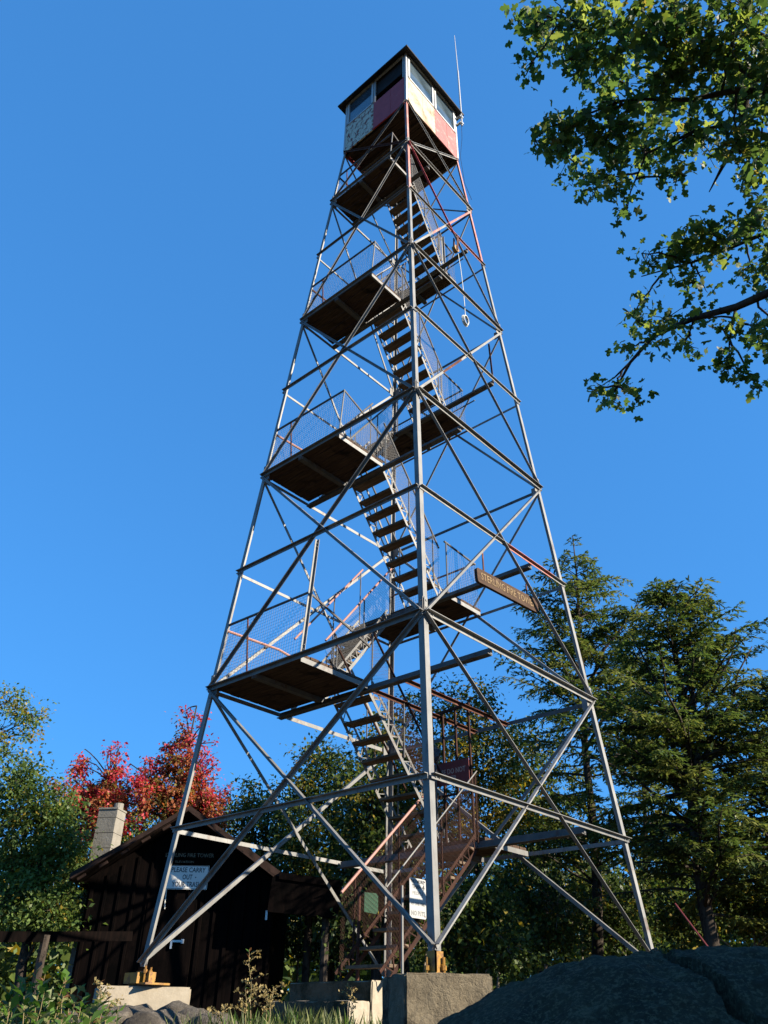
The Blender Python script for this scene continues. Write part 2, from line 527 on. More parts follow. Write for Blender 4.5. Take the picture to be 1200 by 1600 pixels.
# ------------------------------------------------------------------ fire tower
ZJ = [0.0, 3.759, 7.878, 11.994, 16.122, 18.255]                     # joint heights: foot, four panel joints, cab floor
ZM = [1.681, 5.848, 9.99, 14.127]                     # mid-panel girts
W0, W5 = 2.443, 1.04
def hw(z):
    return W0 + (W5 - W0) * z / ZJ[5]
CORN = [(-1, -1), (1, -1), (1, 1), (-1, 1)]
FACES = [((-1, -1), (1, -1), (0, -1, 0)), ((1, -1), (1, 1), (1, 0, 0)), ((1, 1), (-1, 1), (0, 1, 0)), ((-1, 1), (-1, -1), (-1, 0, 0))]
def cp(c, z, off=0.0):
    w = hw(z) + off
    return V(c[0] * w, c[1] * w, z)

tower = thing('fire_tower', (0, 0, -0.2), 'tall four-legged steel fire lookout tower with stairs and a red and white cab on top', 'fire tower')
STEEL = [M['steel'], M['salmon'], M['dark_steel'], M['rust'], M['maroon']]

def leg_size(z):
    return 0.090 if z < 3.7 else 0.082 if z < 7.8 else 0.074 if z < 11.9 else 0.066 if z < 16 else 0.060

for ci, c in enumerate(CORN):
    m = MB()
    cuts = ZJ[:5] + [ZJ[5] + 0.02]
    if ci in (1, 2):
        cuts = ZJ[:4] + [14.13] + ZJ[4:5] + [ZJ[5]]
    for a, b in zip(cuts[:-1], cuts[1:]):
        m.cur = 0
        if ci in (1, 2) and a > 14:
            m.cur = 1
        s = leg_size(a)
        m.angle(cp(c, a), cp(c, b), s, 0.011, (-c[0], 0, 0), (0, -c[1], 0))
    m.cur = 0
    for z in ZJ[1:5]:                                   # splice plates and bolt heads at each joint
        s = leg_size(z)
        for ax in (0, 1):
            n = V(c[0], 0, 0) if ax == 0 else V(0, c[1], 0)
            t = V(0, -c[1], 0) if ax == 0 else V(-c[0], 0, 0)
            g = cp(c, z - .01) + t * (s + .045) - n * .006       # gusset plate behind the braces
            m.box(g, (.12, .20, .006), (t, V(0, 0, 1), n))
            p = cp(c, z + .02) + t * s * .5 + n * .004
            m.box(p, (s * .8, .42, .008), (t, V(0, 0, 1), n))
            for dz in (-.16, -.08, .06, .16):
                m.box(p + V(0, 0, dz) + n * .007, (.022, .022, .012), (t, V(0, 0, 1), n))
    leg = m.build('leg', STEEL, tower)
    # yellow foot bracket with anchor bolts (the left one is a wide box shoe)
    f = MB()
    wide = ci == 0
    bw = .30 if wide else .115
    for ax in (0, 1):
        n = V(c[0], 0, 0) if ax == 0 else V(0, c[1], 0)
        t = V(0, -c[1], 0) if ax == 0 else V(-c[0], 0, 0)
        p = cp(c, -0.11) + t * (bw * .5 - .02) + n * 0.013
        f.box(p + V(0, 0, -.02 if wide else 0), (bw, .014, .15 if wide else .20), (t, n, V(0, 0, 1)))
        if wide:
            f.box(p + n * .012 + t * .02 + V(0, 0, -.085), (bw, .04, .012), (t, n, V(0, 0, 1)))
        q = p + n * .03 + t * (bw * .28)
        f.tube([q + V(0, 0, -.09), q + V(0, 0, .05 + .06 * wide)], .014, 6)
        f.tube([q + V(0, 0, -.06 + .09 * wide), q + V(0, 0, -.02 + .09 * wide)], .026, 6)
        f.box(q + n * -.02 + V(0, 0, -.03), (.04, .03, .05), (t, n, V(0, 0, 1)))
    if wide:
        f.box(cp(c, -.135) + V(.02, .02, 0), (.29, .27, .12))
    f.box(cp(c, -0.196) + V(-c[0] * bw * .4, -c[1] * bw * .4, 0), (bw * 1.25, bw * 1.25, .022))
    f.build('foot_bracket', M['yellow'], leg)

def member(name, a, b, n, w, t=0.008, mat=0, up=False, off=0.006):
    a, b, n = V(a), V(b), V(n)
    e = (b - a).normalized()
    p = n.cross(e)
    if (p.z > 0) != up:
        p = -p
    m = MB()
    m.cur = mat
    sh = n * off - p * (w * .45)
    m.angle(a + sh, b + sh, w, t, p, n)
    for q, sg in ((a, 1), (b, -1)):                     # bolt heads near the ends
        for d in (.07, .14):
            m.box(q + sh + e * sg * d + p * w * .5 + n * .012, (.018, .018, .012), (e, p, n))
    return m.build(name, STEEL, tower)

def mixed_member(name, a, b, n, w, splits, up=False):
    """girt whose paint changes along its length: splits = [(t0, t1, mat), ...]"""
    a, b, n = V(a), V(b), V(n)
    m = MB()
    e = (b - a).normalized()
    p = n.cross(e)
    if (p.z > 0) != up:
        p = -p
    sh = n * (.016 if up else .006) - p * w * .45
    for t0, t1, k in splits:
        m.cur = k
        m.angle(a.lerp(b, t0) + sh, a.lerp(b, t1) + sh, w, .008, p, n)
    return m.build(name, STEEL, tower)

for fi, (ca, cb, n) in enumerate(FACES):
    for i in range(4):
        z0, z1, zm = ZJ[i], ZJ[i + 1], ZM[i]
        w = [.055, .050, .046, .041][i]
        fz = 0.03 if i == 0 else 0
        if fi == 1 and i == 3:
            mixed_member('diagonal_brace', cp(ca, z0), cp(cb, z1), n, w, [(0, .3, 0), (.3, .42, 1), (.42, .52, 0), (.52, 1, 1)])
        elif fi == 1 and i == 2:
            mixed_member('diagonal_brace', cp(ca, z0), cp(cb, z1), n, w, [(0, .25, 0), (.25, .45, 3), (.45, 1, 0)])
        else:
            member('diagonal_brace', cp(ca, z0 + fz), cp(cb, z1), n, w, off=.006)
        mt = 1 if (fi == 1 and i == 3) else 0
        if mt:
            mixed_member('diagonal_brace', cp(ca, z1), cp(cb, z0), n, w, [(0, .5, 4), (.5, 1, 0)], True)
        else:
            member('diagonal_brace', cp(cb, z0 + fz), cp(ca, z1), n, w, up=(fi == 1), off=.016)
        g = [.058, .053, .048, .043][i]
        if fi == 1 and i == 3:
            mixed_member('girt', cp(ca, zm), cp(cb, zm), n, g, [(0, .5, 0), (.5, .95, 1), (.95, 1, 0)])
        elif fi == 1 and i == 1:
            mixed_member('girt', cp(ca, zm), cp(cb, zm), n, g, [(0, .55, 0), (.55, .9, 1), (.9, 1, 0)])
        else:
            member('girt', cp(ca, zm), cp(cb, zm), n, g, off=.024)
        member('girt', cp(ca, z1), cp(cb, z1), n, g + .008, mat=2 if fi == 2 else 0, off=.024)
    # cab panel
    z0, z1 = ZJ[4], ZJ[5]
    member('diagonal_brace', cp(ca, z0), cp(cb, z1 - .03), n, .038, off=.006)
    member('diagonal_brace', cp(cb, z0), cp(ca, z1 - .03), n, .038, mat=3 if fi == 0 else 0, off=.016)

# vertical hangers bolted to the bracing
member('hanger', (-.02, -hw(5.73) - .01, 5.73), (-.02, -hw(3.78) - .01, 3.78), (0, -1, 0), .05)
member('hanger', (1.2, 1.5, 11.86), (1.19, 1.56, 10.74), (0, 1, 0), .042, mat=3)
member('hanger', (.57, .82, 15.33), (.57, .83, 13.98), (1, 0, 0), .05)

# landings: [z, x0, x1, y0, y1, beam y]
XR = [-.12, .10, .47, .66]
PL = []
def landing(z, x0, x1, y0, y1, ybeam, trim_side):
    m = MB()
    y, k = y0 + .01, 0
    while y < y1 - .05:
        wd = min(.19, y1 - y)
        j = random.uniform(-.012, .012)
        m.box(((x0 + x1) / 2 + j, y + wd / 2, z + .022 + random.uniform(-.003, .003)), (x1 - x0, wd - .014, .042))
        y += wd
    o = m.build('landing_deck', M['plank'], tower)
    b = MB()                                             # deep cross beam, joist and end channel
    xe = hw(z) - .01
    b.box((0, ybeam, z - .075), (2 * xe, .045, .11))
    b.box((0, ybeam - .04, z - .118), (2 * xe, .09, .012))
    b.build('cross_beam', M['dark_steel'], o)
    b = MB()
    b.box(((x0 + x1) / 2, (y0 + y1) / 2, z - .045), (.09, y1 - y0 - .02, .07))
    b.build('joist', M['dark_steel'], o)
    b = MB()
    b.angle((x1 + .005, y0 + .02, z - .005), (x1 + .005, y1 - .02, z - .005), .075, .008, (0, 0, -1), (-1, 0, 0))
    b.build('end_trim', M['steel'], o)
    return o

def rail(name_mat, pts, r=.021, parent=None):
    m = MB()
    m.tube(pts, r, 7)
    return m.build('guard_rail', M[name_mat], parent or tower)

def mesh_panel(p00, p10, p11, p01, parent=None, step=.055, r=.0016, diamond=False, mat='wire'):
    m = MB()
    grid_mb(m, p00, p10, p11, p01, step, r, diamond)
    return m.build('wire_mesh', M[mat], parent or tower)

# half landings (stand at mid-panel height against the rear face)
HX = [(-1.15, .64), (-1.95, .24), (-1.62, .40), (-1.28, .57)]
HY = [1.10, .96, .80, .72]
halves, fulls = [], []
for i in range(4):
    z = ZM[i] + .03
    halves.append(landing(z, HX[i][0], HX[i][1], HY[i], hw(z) - .02, HY[i] - .01, 1))
for i in range(4):
    z = ZJ[i + 1] + .03
    w = hw(z)
    yi = [-.68, -.66, -.58, -.44][i]
    fulls.append(landing(z, -w + .01, XR[i], -w + .01, yi, yi + .02, 1))
YI = [-.68, -.66, -.58, -.44]

# stair flights
def flight(xa, xb, ya, za, yb, zb, n, rail_h=(1.0, 1.0), rmat='rust', rails=(True, True), mesh=None, truss=True, smat='steel', newel=0.0):
    """ladder stair from (ya, za) up to (yb, zb) between x = xa and xb"""
    m = MB()
    a, b = V(0, ya, za), V(0, yb, zb)
    e = (b - a).normalized()
    up = V(1, 0, 0).cross(e)
    if up.z < 0:
        up = -up
    for x in (xa, xb):
        ox = V(x, 0, 0)
        m.bar(ox + a - up * .05, ox + b - up * .05, .008, .055, up)
        m.bar(ox + a + up * .12, ox + b + up * .12, .008, .04, up)
        L_ = (b - a).length
        k = max(3, int(L_ / .20))
        for j in range(k):
            p, q = a + e * (L_ * j / k), a + e * (L_ * (j + .5) / k)
            r_ = a + e * (L_ * (j + 1) / k)
            m.bar(ox + p - up * .05, ox + q + up * .12, .006, .016, up)
            m.bar(ox + q + up * .12, ox + r_ - up * .05, .006, .016, up)
    o = m.build('stair_flight', [M[smat]], tower)
    for j in range(n):
        t = (j + .75) / (n + .35)
        p = a.lerp(b, t)
        tm = MB()
        tw = random.uniform(-.012, .012)
        tm.box(((xa + xb) / 2, p.y, p.z), (xb - xa - .014, .20, .036), (V(1, 0, tw), V(0, 1, 0), V(-tw, 0, 1)))
        tm.build('tread', M['tread_wood'], o)
    for si, x in enumerate((xa, xb)):
        if not rails[si]:
            continue
        h = rail_h[si]
        hm = MB()
        ox = V(x + (-.02 if si == 0 else .02), 0, 0)
        hm.tube([ox + a + V(0, 0, h), ox + b + V(0, 0, h)], .019 if rmat[si] != 'steel' else .011, 7)
        for t in (.12, .55, .97):
            p = ox + a.lerp(b, t)
            pm = MB()
            pm.tube([p, p + V(0, 0, h)], .013, 5)
            pm.build('rail_post', M['dark_rust' if smat == 'dark_rust' else 'dark_steel'], o)
        hm.build('handrail', M[rmat if isinstance(rmat, str) else rmat[si]], o)
        if mesh and mesh[si]:
            mm = MB()
            grid_mb(mm, ox + a + V(0, 0, .08), ox + b + V(0, 0, .08), ox + b + V(0, 0, h - .02), ox + a + V(0, 0, h - .02), mesh[si][1], mesh[si][2], True)
            mm.build('wire_mesh', M[mesh[si][0]], o)
    return o

# ground flight to the first half landing, with chain-link sides
flight(-.22, .53, -1.0, -.17, 1.12, ZM[0] + .03, 8, (1.02, 1.02), ('pink_pipe', 'steel'), mesh=(('rust_wire', .06, .0017), ('rust_wire', .06, .0017)), smat='dark_rust')
m = MB(); m.tube([(.57, -.72, -.16), (.57, -.72, .90)], .019, 8); m.build('newel_post', M['steel'], tower)
m = MB(); m.tube([(-.27, -.62, -.16), (-.27, -.62, .96)], .022, 8); m.build('newel_post', M['rust'], tower)
NT = 9
for i in range(4):
    zl = ZM[i] + .03
    zh = ZJ[i + 1] + .03
    xr = XR[i] - .03
    flight(xr - .76, xr, HY[i] + (.08 if i == 0 else -.02), zl, YI[i] + .02, zh, NT - 1, (.95, .98), 'dark_rust' if i == 0 else 'dark_steel',
           smat='steel', mesh=(None, ('rust_wire', .06, .0014) if i == 0 else ('wire', .06, .0014)))
for i in range(3):
    zl = ZJ[i + 1] + .03
    zh = ZM[i + 1] + .03
    x0 = -hw(zh) + .12
    flight(x0, x0 + .74, YI[i] - .02, zl, HY[i + 1] + .02, zh, NT, (1.25, 1.0), 'pink_pipe' if i == 0 else 'dark_steel',
           mesh=(None, ('wire', .055, .0016)))
    # expanded-metal toe screen under the flight's inner side
x0 = -hw(17) + .16
flight(x0 + .3, x0 + .95, YI[3] - .02, ZJ[4] + .03, .75, ZJ[5] + .02, 8, (.8, .8), 'rust', rails=(True, True))

# guard rails and woven wire round the landings
for i in range(4):
    z = ZJ[i + 1] + .03
    w, xr, yi = hw(z) - .03, XR[i], YI[i]
    wt = hw(z + 1.07) - .02
    a, b, c_ = (-wt, -wt, z + 1.07), (xr, -wt, z + 1.05), (xr, yi, z + [.62, .6, .7, .75][i])
    rail('dark_steel', [a, b, c_], .022)
    rail('pink_pipe' if i < 2 else 'rust', [(-wt + .01, -wt, z + .98), (-wt + .01, -wt * .45, z + 1.02), (-wt + .02, yi + .25, z + .95)], .022)
    rail('rust', [(-w * .62, -w, z + .06), (-w * .72, -wt, z + 1.04)], .014)
    rail('steel', [(xr - .01, -w, z), (xr, -wt, z + 1.04)], .014)
    if i < 3:                                            # the top landing has lost its front screen
        mesh_panel((-w, -w, z + .03), (xr, -w, z + .03), (xr, -wt, z + 1.05), (-wt, -wt, z + 1.05))
    mesh_panel((-w, -w, z + .03), (-w, yi, z + .03), (-wt + .01, yi, z + .97), (-wt + .01, -wt, z + .97))
    if i in (1, 2):
        mesh_panel((xr, -w, z + .03), (xr, yi, z + .03), (xr, yi, z + .62), (xr, -wt, z + 1.04))
for i in range(4):
    z = ZM[i] + .03
    x0, x1, yb, yf = HX[i][0], HX[i][1], hw(z) - .05, HY[i]
    yt = hw(z + 1.05) - .03
    if i == 0:
        continue
    rail('dark_steel', [(x1, yf - .05, z + 1.06), (x1, yt, z + .98)], .02)
    rail('pink_pipe' if i == 1 else 'dark_steel', [(x1, yt, z + 1.0), (x0, yt, z + 1.0)], .019)
    rail('dark_steel', [(x1, yf, z), (x1, yf, z + 1.06)], .014)
    rail('dark_steel', [(x1 + .3, yt + .01, z + .55), (x0, yt + .01, z + .5)], .014)
    mesh_panel((x1, yf, z), (x1, yb, z), (x1, yt, z + .98), (x1, yf, z + 1.05))
    mesh_panel((x0, yb, z), (x1, yb, z), (x1, yt, z + .98), (x0, yt, z + .98))

# rusty floor joists and the barred cage over the ground flight
for xj in (-.14, .52):
    m = MB()
    m.angle((xj, -.66, ZJ[1] - .02), (xj, hw(ZJ[1]) - .02, ZJ[1] - .02), .055, .007, (0, 0, -1), (1, 0, 0))
    m.build('cage_joist', M['rust'], tower)
cage = MB()
cage.bar((-.36, 1.14, 3.80), (.46, 1.14, 3.84), .04, .04)
for xb_ in (-.33, -.10, .16, .43):
    cage.bar((xb_, 1.14, 1.70), (xb_, 1.14, 3.80), .032, .032, (0, 1, 0))
cage.bar((-.33, 1.14, 2.45), (.43, 1.14, 2.45), .03, .03)
cage.build('barred_gate', M['dark_rust'], tower)
mesh_panel((-.36, 1.17, 1.72), (.44, 1.17, 1.72), (.44, 1.17, 2.4), (-.36, 1.17, 2.4), mat='rust_wire', diamond=True, step=.05, r=.002)

# ------------------------------------------------------------------ cab
zf = ZJ[5]
zw, zh_, ze = zf + 1.06, zf + 2.14, zf + 2.28             # sill, head, wall top
c = MB()
y = -1.03
while y < 1.02:                                           # floor boards
    c.box((0.02, y + .07, zf - .02), (2.06, .135, .035)); y += .147
for yy in (-.95, -.45, .1, .6, .97):
    c.box((0, yy, zf - .09), (2.04, .06, .10))
c.cur = 1
for s in CORN:                                            # corner posts
    c.box((s[0] * 1.035, s[1] * 1.035, (zf + ze) / 2 + .02), (.055, .055, ze - zf + .05))
for a, b in zip(CORN, CORN[1:] + CORN[:1]):
    c.bar((a[0] * 1.02, a[1] * 1.02, ze), (b[0] * 1.02, b[1] * 1.02, ze), .06, .12)
c.cur = 2
c.span((-.99, -.99, zf + .02), (.99, .99, zf + .04))
c.span((-.98, -.98, ze - .10), (.98, .98, ze - .06))
cab = c.build('cab', [M['plank'], M['white_paint'], M['interior']], tower)
# hatch of narrow slats in the floor's back corner
h = MB()
for k in range(14):
    x = -1.0 + k * .078
    h.box((x, .26, zf - .165), (.034, 1.42, .03))
h.box((-.475, -.43, zf - .19), (1.1, .04, .04)); h.box((-.475, .95, zf - .19), (1.1, .04, .04))
h.build('slatted_hatch', M['tread_wood'], cab)

FC = [('y', -1, [('peeled', -1.0, -.03), ('maroon', -.03, 1.0)]),
      ('x', 1, [('cream', -1.0, .08), ('cab_salmon', .08, 1.0)]),
      ('y', 1, [('cab_salmon', -1.0, .0), ('cream', .0, 1.0)]),
      ('x', -1, [('maroon', -1.0, .0), ('peeled', .0, 1.0)])]
def fp(ax, s, t, d, z):
    """point on a cab face: t along it, d proud of the wall plane"""
    return V(t, s * (1.04 + d), z) if ax == 'y' else V(s * (1.04 + d), t, z)
for ax, s, halvs in FC:
    T = V(1, 0, 0) if ax == 'y' else V(0, 1, 0)
    N = V(0, s, 0) if ax == 'y' else V(s, 0, 0)
    U = V(0, 0, 1)
    for mname, t0, t1 in halvs:
        p = MB()
        p.box(fp(ax, s, (t0 + t1) / 2, .012, (zf - .12 + zw) / 2), (t1 - t0, zw - zf + .12, .02), (T, U, N))
        p.box(fp(ax, s, (t0 + t1) / 2, .026, zf - .10), (t1 - t0, .03, .012), (T, U, N))
        for q in range(7):
            zz = zf - .05 + q * (zw - zf) / 6.4
            for tt in (t0 + .018, t1 - .018):
                p.box(fp(ax, s, tt, .024, zz), (.014, .014, .008), (T, U, N))
        p.box(fp(ax, s, (t0 + t1) / 2 + .05, .0235, (zf + zw) / 2), (.012, zw - zf, .006), (T, U, N))
        if mname == 'peeled':
            p.box(fp(ax, s, t1 - .06, .026, (zf + zw) / 2), (.05, zw - zf, .01), (T, U, N))
        p.build('wall_panel', M[mname], cab)
        a0, a1 = t0 + .02, t1 - .02
        openw = (ax == 'y' and s == -1 and mname == 'maroon')
        fr = MB()
        fw = .022 if openw else .06
        for tt in (a0 + fw / 2, a1 - fw / 2):
            fr.box(fp(ax, s, tt, .01, (zw + zh_) / 2 + .01), (fw, zh_ - zw, .05), (T, U, N))
        if not openw:
            fr.box(fp(ax, s, (a0 + a1) / 2, .012, zw + .045), (a1 - a0, .06, .046), (T, U, N))
        fr.box(fp(ax, s, (a0 + a1) / 2, .012, zh_ - .01), (a1 - a0, .06, .046), (T, U, N))
        if openw:
            fr.cur = 1
            fr.box(fp(ax, s, (a0 + a1) / 2, -.05, zh_ - .35), (a1 - a0 - .04, .62, .015), (T, U, N))
        fo = fr.build('window', [M['white_paint'], M['interior']], cab)
        if not openw:
            gl = MB()
            gl.box(fp(ax, s, (a0 + a1) / 2, .004, (zw + zh_) / 2 + .02), (a1 - a0 - .1, zh_ - zw - .08, .006), (T, U, N))
            # depth limit: the pane is a second part of the cab beside its frame
            gl.build('window_pane', M['glass'], cab)
r_ = MB()
ez, eo = zf + 2.06, 1.225
ap = (0, 0, zf + 2.95)
top = [V(x * eo, y * eo, ez + .05) for x, y in CORN] + [V(ap)]
bot = [V(x * eo, y * eo, ez) for x, y in CORN] + [V(0, 0, zf + 2.86)]
r_.add(top + bot, [(0, 1, 4), (1, 2, 4), (2, 3, 4), (3, 0, 4), (6, 5, 9), (7, 6, 9), (8, 7, 9), (5, 8, 9),
                   (0, 5, 6, 1), (1, 6, 7, 2), (2, 7, 8, 3), (3, 8, 5, 0)])
r_.build('roof', M['roofing'], cab)

# ------------------------------------------------------------------ things fixed to or hung on the tower
an = thing('antenna', (1.16, 1.12, 19.75), 'thin white whip antenna clamped to the corner of the tower cab', 'antenna')
m = MB(); m.tube([(1.19, 1.14, 19.75), (1.185, 1.15, 22.55)], .024, 8); m.tube([(1.185, 1.15, 22.55), (1.15, 1.17, 24.65)], [.017, .009], 6)
m.build('whip', M['antenna'], an)
for z in (19.85, 20.15):
    m = MB()
    m.box((1.12, 1.09, z), (.17, .05, .05)); m.box((1.19, 1.14, z), (.075, .075, .06))
    m.build('clamp', M['grey_metal'], an)
m = MB(); m.tube([(1.18, 1.13, 19.75), (1.12, 1.20, 19.3), (1.09, 1.10, 18.4), (1.12, 1.16, 17.3), (1.2, 1.3, 16.7)], .006, 5)
m.build('cable', M['bag'], an)

# carved hanging sign
sg = thing('hanging_sign', (2.0, .12, 4.83), 'carved brown wooden board with tan letters hanging in the tower bracing', 'sign')
ty = V(0, math.cos(R(3.4)), math.sin(R(3.4))); tz = V(0, -ty.z, ty.y)
m = MB()
ctr = V(2.0, .13, 5.0)
hwid, hht = .84, .118
prof = []
for sx, sz, a0 in ((1, 1, 0), (-1, 1, 90), (-1, -1, 180), (1, -1, 270)):
    for k in range(5):
        a = R(a0 + k * 22.5)
        prof.append((sx * (hwid - .045) + .045 * math.cos(a), sz * (hht - .045) + .045 * math.sin(a)))
m.prism(prof, ctr + V(-.025, 0, 0), ctr + V(.025, 0, 0), ty, tz)
m.build('board', M['sign_wood'], sg)
m = MB(); text_mb(m, 'STERLING FIRE TOWER', .165, ctr + V(.026, 0, 0), ty, tz, .003, 1.5)
m.build('lettering', M['sign_letter'], sg)
m = MB(); m.bar((2.0, -.50, 5.42), (2.0, -.50, 5.08), .03, .012); m.bar((2.0, .70, 5.36), (2.0, .70, 5.15), .03, .012)
m.build('hanger', M['rust'], sg)

# rope, ring and pulley
rp = thing('rope_pulley', (1.4, .16, 13.4), 'yellow pulley wheel with a pale rope hanging from the upper tower bracing', 'pulley')
m = MB()
m.tube([(1.36, .16, 13.56 + .09 * 0), (1.44, .16, 13.56)], .085, 14)
m.build('wheel', M['yellow'], rp)
m = MB(); m.bar((1.35, .16, 13.50), (1.35, .20, 14.0), .012, .05, (0, 1, 0)); m.bar((1.45, .16, 13.50), (1.45, .20, 14.0), .012, .05, (0, 1, 0))
m.build('bracket', M['rust'], rp)
m = MB(); m.tube([(1.4, .25, 13.5), (1.4, .31, 13.1), (1.4, .355, 12.5), (1.4, .37, 12.0), (1.4, .37, 11.66)], .008, 5)
m.build('rope', M['rope'], rp)
rg = MB()
for q in range(3):
    pts = [(1.4 + .02 * q - .02, .37 + (.10 - .012 * q) * math.cos(a * math.pi / 10), 11.53 + (.14 - .01 * q) * math.sin(a * math.pi / 10)) for a in range(21)]
    rg.tube(pts, .012, 5)
tag(rg.build('coiled_ring', M['rope'], None), 'pale coil tied in a ring at the lower end of the hanging rope', 'rope coil')

# red warning sign on the barred gate
sg = thing('warning_sign', (.05, 1.10, 2.60), 'dark red metal warning sign wired to rusty bars above the lowest stairs', 'sign')
m = MB(); m.span((-.37, 1.098, 2.60), (.42, 1.108, 2.96)); m.build('plate', M['sign_red'], sg)
m = MB(); text_mb(m, 'PLEASE DO NOT', .115, (.02, 1.097, 2.80), (1, 0, 0), (0, 0, 1), .002, .66)
text_mb(m, 'ENTER', .10, (.02, 1.097, 2.69), (1, 0, 0), (0, 0, 1), .002, .30)
m.build('lettering', M['red_letter'], sg)
bagm = MB()
pts = []
for i in range(7):
    for j in range(9):
        a = 2 * math.pi * j / 9
        rr = [.01, .045, .08, .10, .095, .07, .01][i] * (1 + .35 * math.sin(3 * a + i)) 
        pts.append((-.20 + rr * math.cos(a), 1.055 + .45 * rr * math.sin(a), 3.24 - i * .045 + .015 * math.sin(5 * a)))
fs = [(i * 9 + j, i * 9 + (j + 1) % 9, (i + 1) * 9 + (j + 1) % 9, (i + 1) * 9 + j) for i in range(6) for j in range(9)]
bagm.add(pts, fs)
tag(bagm.build('plastic_bag', M['bag']), 'crumpled dark plastic bag tied to a rusty bar above the red sign', 'bag')

# white rules sign on the stair's right-hand screen
sg = thing('rules_sign', (.60, -.44, .54), 'tall white metal rules sign with rounded corners on the stair side mesh', 'sign')
m = MB()
hwid, hht = .168, .235
prof = []
for sx, sz, a0 in ((1, 1, 0), (-1, 1, 90), (-1, -1, 180), (1, -1, 270)):
    for k in range(4):
        a = R(a0 + k * 30)
        prof.append((sx * (hwid - .025) + .025 * math.cos(a), sz * (hht - .025) + .025 * math.sin(a)))
ctr = V(.60, -.44, .775)
m.prism(prof, ctr, ctr + V(.005, 0, 0), V(0, 1, 0), V(0, 0, 1))
m.build('plate', M['sign_white'], sg)
m = MB(); dx, dy = (0, 1, 0), (0, 0, 1)
text_mb(m, 'NO MORE', .058, ctr + V(.0055, 0, .195), dx, dy, .001, .26, .03)
text_mb(m, 'THAN', .065, ctr + V(.0055, -.03, .13), dx, dy, .001, .17, .03)
text_mb(m, '4', .085, ctr + V(.0055, .115, .132), dx, dy, .001, .05, .04)
m.build('lettering', M['ink'], sg)
m = MB()
text_mb(m, 'PEOPLE', .055, ctr + V(.0055, 0, .055), dx, dy, .001, .22)
text_mb(m, 'AT ONE TIME', .055, ctr + V(.0055, 0, -.07), dx, dy, .001, .28)
text_mb(m, 'NO PETS', .075, ctr + V(.0055, 0, -.18), dx, dy, .001, .28, .03)
m.build('faded_lettering', M['faint_ink'], sg)
m = MB()
for a, b in ((-.14, .205), (.14, .205), (.14, -.205)):
    m.box(ctr + V(.006, a, b), (.006, .014, .014))
m.build('bolt', M['rust'], sg)
m = MB(); m.prism([(-.14, -.12), (.14, -.13), (.14, .09), (.10, .13), (-.14, .12)], (-.285, -.36, .79), (-.290, -.36, .79), V(0, 1, 0), V(0, 0, 1))
tag(m.build('green_sign', M['sign_green']), 'small blank green metal plate behind the mesh on the stair left side', 'sign')

# ------------------------------------------------------------------ footings, steps, boulder, rocks
def rough_block(name, mat, ctr, size, az, label, cat, jitter=.012, bev=.02):
    """poured block turned to azimuth az (its front normal), subdivided so its arrises waver"""
    N = V(math.cos(az), math.sin(az), 0); T = V(-N.y, N.x, 0)
    bm = bmesh.new()
    bmesh.ops.create_cube(bm, size=1)
    bmesh.ops.scale(bm, vec=size, verts=bm.verts)
    bmesh.ops.bevel(bm, geom=bm.edges[:], offset=bev, segments=2, affect='EDGES')
    bmesh.ops.subdivide_edges(bm, edges=[e for e in bm.edges if e.calc_length() > .12], cuts=9, use_grid_fill=True)
    for v in bm.verts:
        n = math.sin(v.co.x * 13 + v.co.z * 7) * math.sin(v.co.y * 11 + v.co.z * 9)
        v.co += V(random.uniform(-1, 1), random.uniform(-1, 1), random.uniform(-1, 1)) * jitter * .35 + v.co.normalized() * n * jitter
    me = bpy.data.meshes.new(name); 
    bm.transform(Matrix(((T.x, N.x, 0, 0), (T.y, N.y, 0, 0), (0, 0, 1, size[2] / 2), (0, 0, 0, 1))))
    bm.to_mesh(me); bm.free()
    me.materials.append(mat)
    o = link(name, me, None, (ctr[0], ctr[1], ctr[2] - size[2]))
    return tag(o, label, cat)

az = R(-36)
rough_block('concrete_footing', M['concrete_old'], (2.72 - .40, -2.50 + .20, -.205), (.83, .95, 1.0), az, 'cracked grey concrete block carrying the nearest tower leg beside the boulder', 'footing')
rough_block('concrete_footing', M['concrete_pale'], (-2.60, -2.25, -.225), (1.16, .75, .7), R(-28), 'clean pale concrete pad under the left tower leg above loose stones', 'footing', .004)
rough_block('concrete_footing', M['concrete_old'], (2.45, 2.45, -.22), (.9, .9, .8), R(20), 'concrete block under the right tower leg hidden behind the boulder', 'footing')
rough_block('concrete_footing', M['concrete_old'], (-2.45, 2.45, -.22), (.9, .9, .8), R(10), 'concrete block under the far tower leg beyond the stair foot', 'footing')

st = thing('concrete_steps', (-.3, -1.0, -.9), 'two broad mossy concrete steps at the foot of the tower stairs', 'steps')
def step(lo, hi):
    bm = bmesh.new(); bmesh.ops.create_cube(bm, size=1)
    d = [h - l for l, h in zip(lo, hi)]
    bmesh.ops.scale(bm, vec=d, verts=bm.verts)
    bmesh.ops.bevel(bm, geom=bm.edges[:], offset=.012, segments=2, affect='EDGES')
    bmesh.ops.subdivide_edges(bm, edges=[e for e in bm.edges if e.calc_length() > .2], cuts=8, use_grid_fill=True)
    for v in bm.verts:
        v.co += V(random.uniform(-1, 1), random.uniform(-1, 1), random.uniform(-1, 1)) * .004
    me = bpy.data.meshes.new('step'); bm.to_mesh(me); bm.free(); me.materials.append(M['concrete_moss_shade']); me.materials.append(M['concrete_pale'])
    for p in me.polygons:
        p.material_index = 1 if p.normal.x > .6 or p.normal.z > .7 else 0  # sun-facing ends and tops coloured paler; mossy fronts darkened for shade
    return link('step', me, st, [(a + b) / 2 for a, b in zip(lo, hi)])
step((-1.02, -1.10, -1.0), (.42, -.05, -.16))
step((-.98, -1.47, -1.0), (.40, -1.104, -.375))

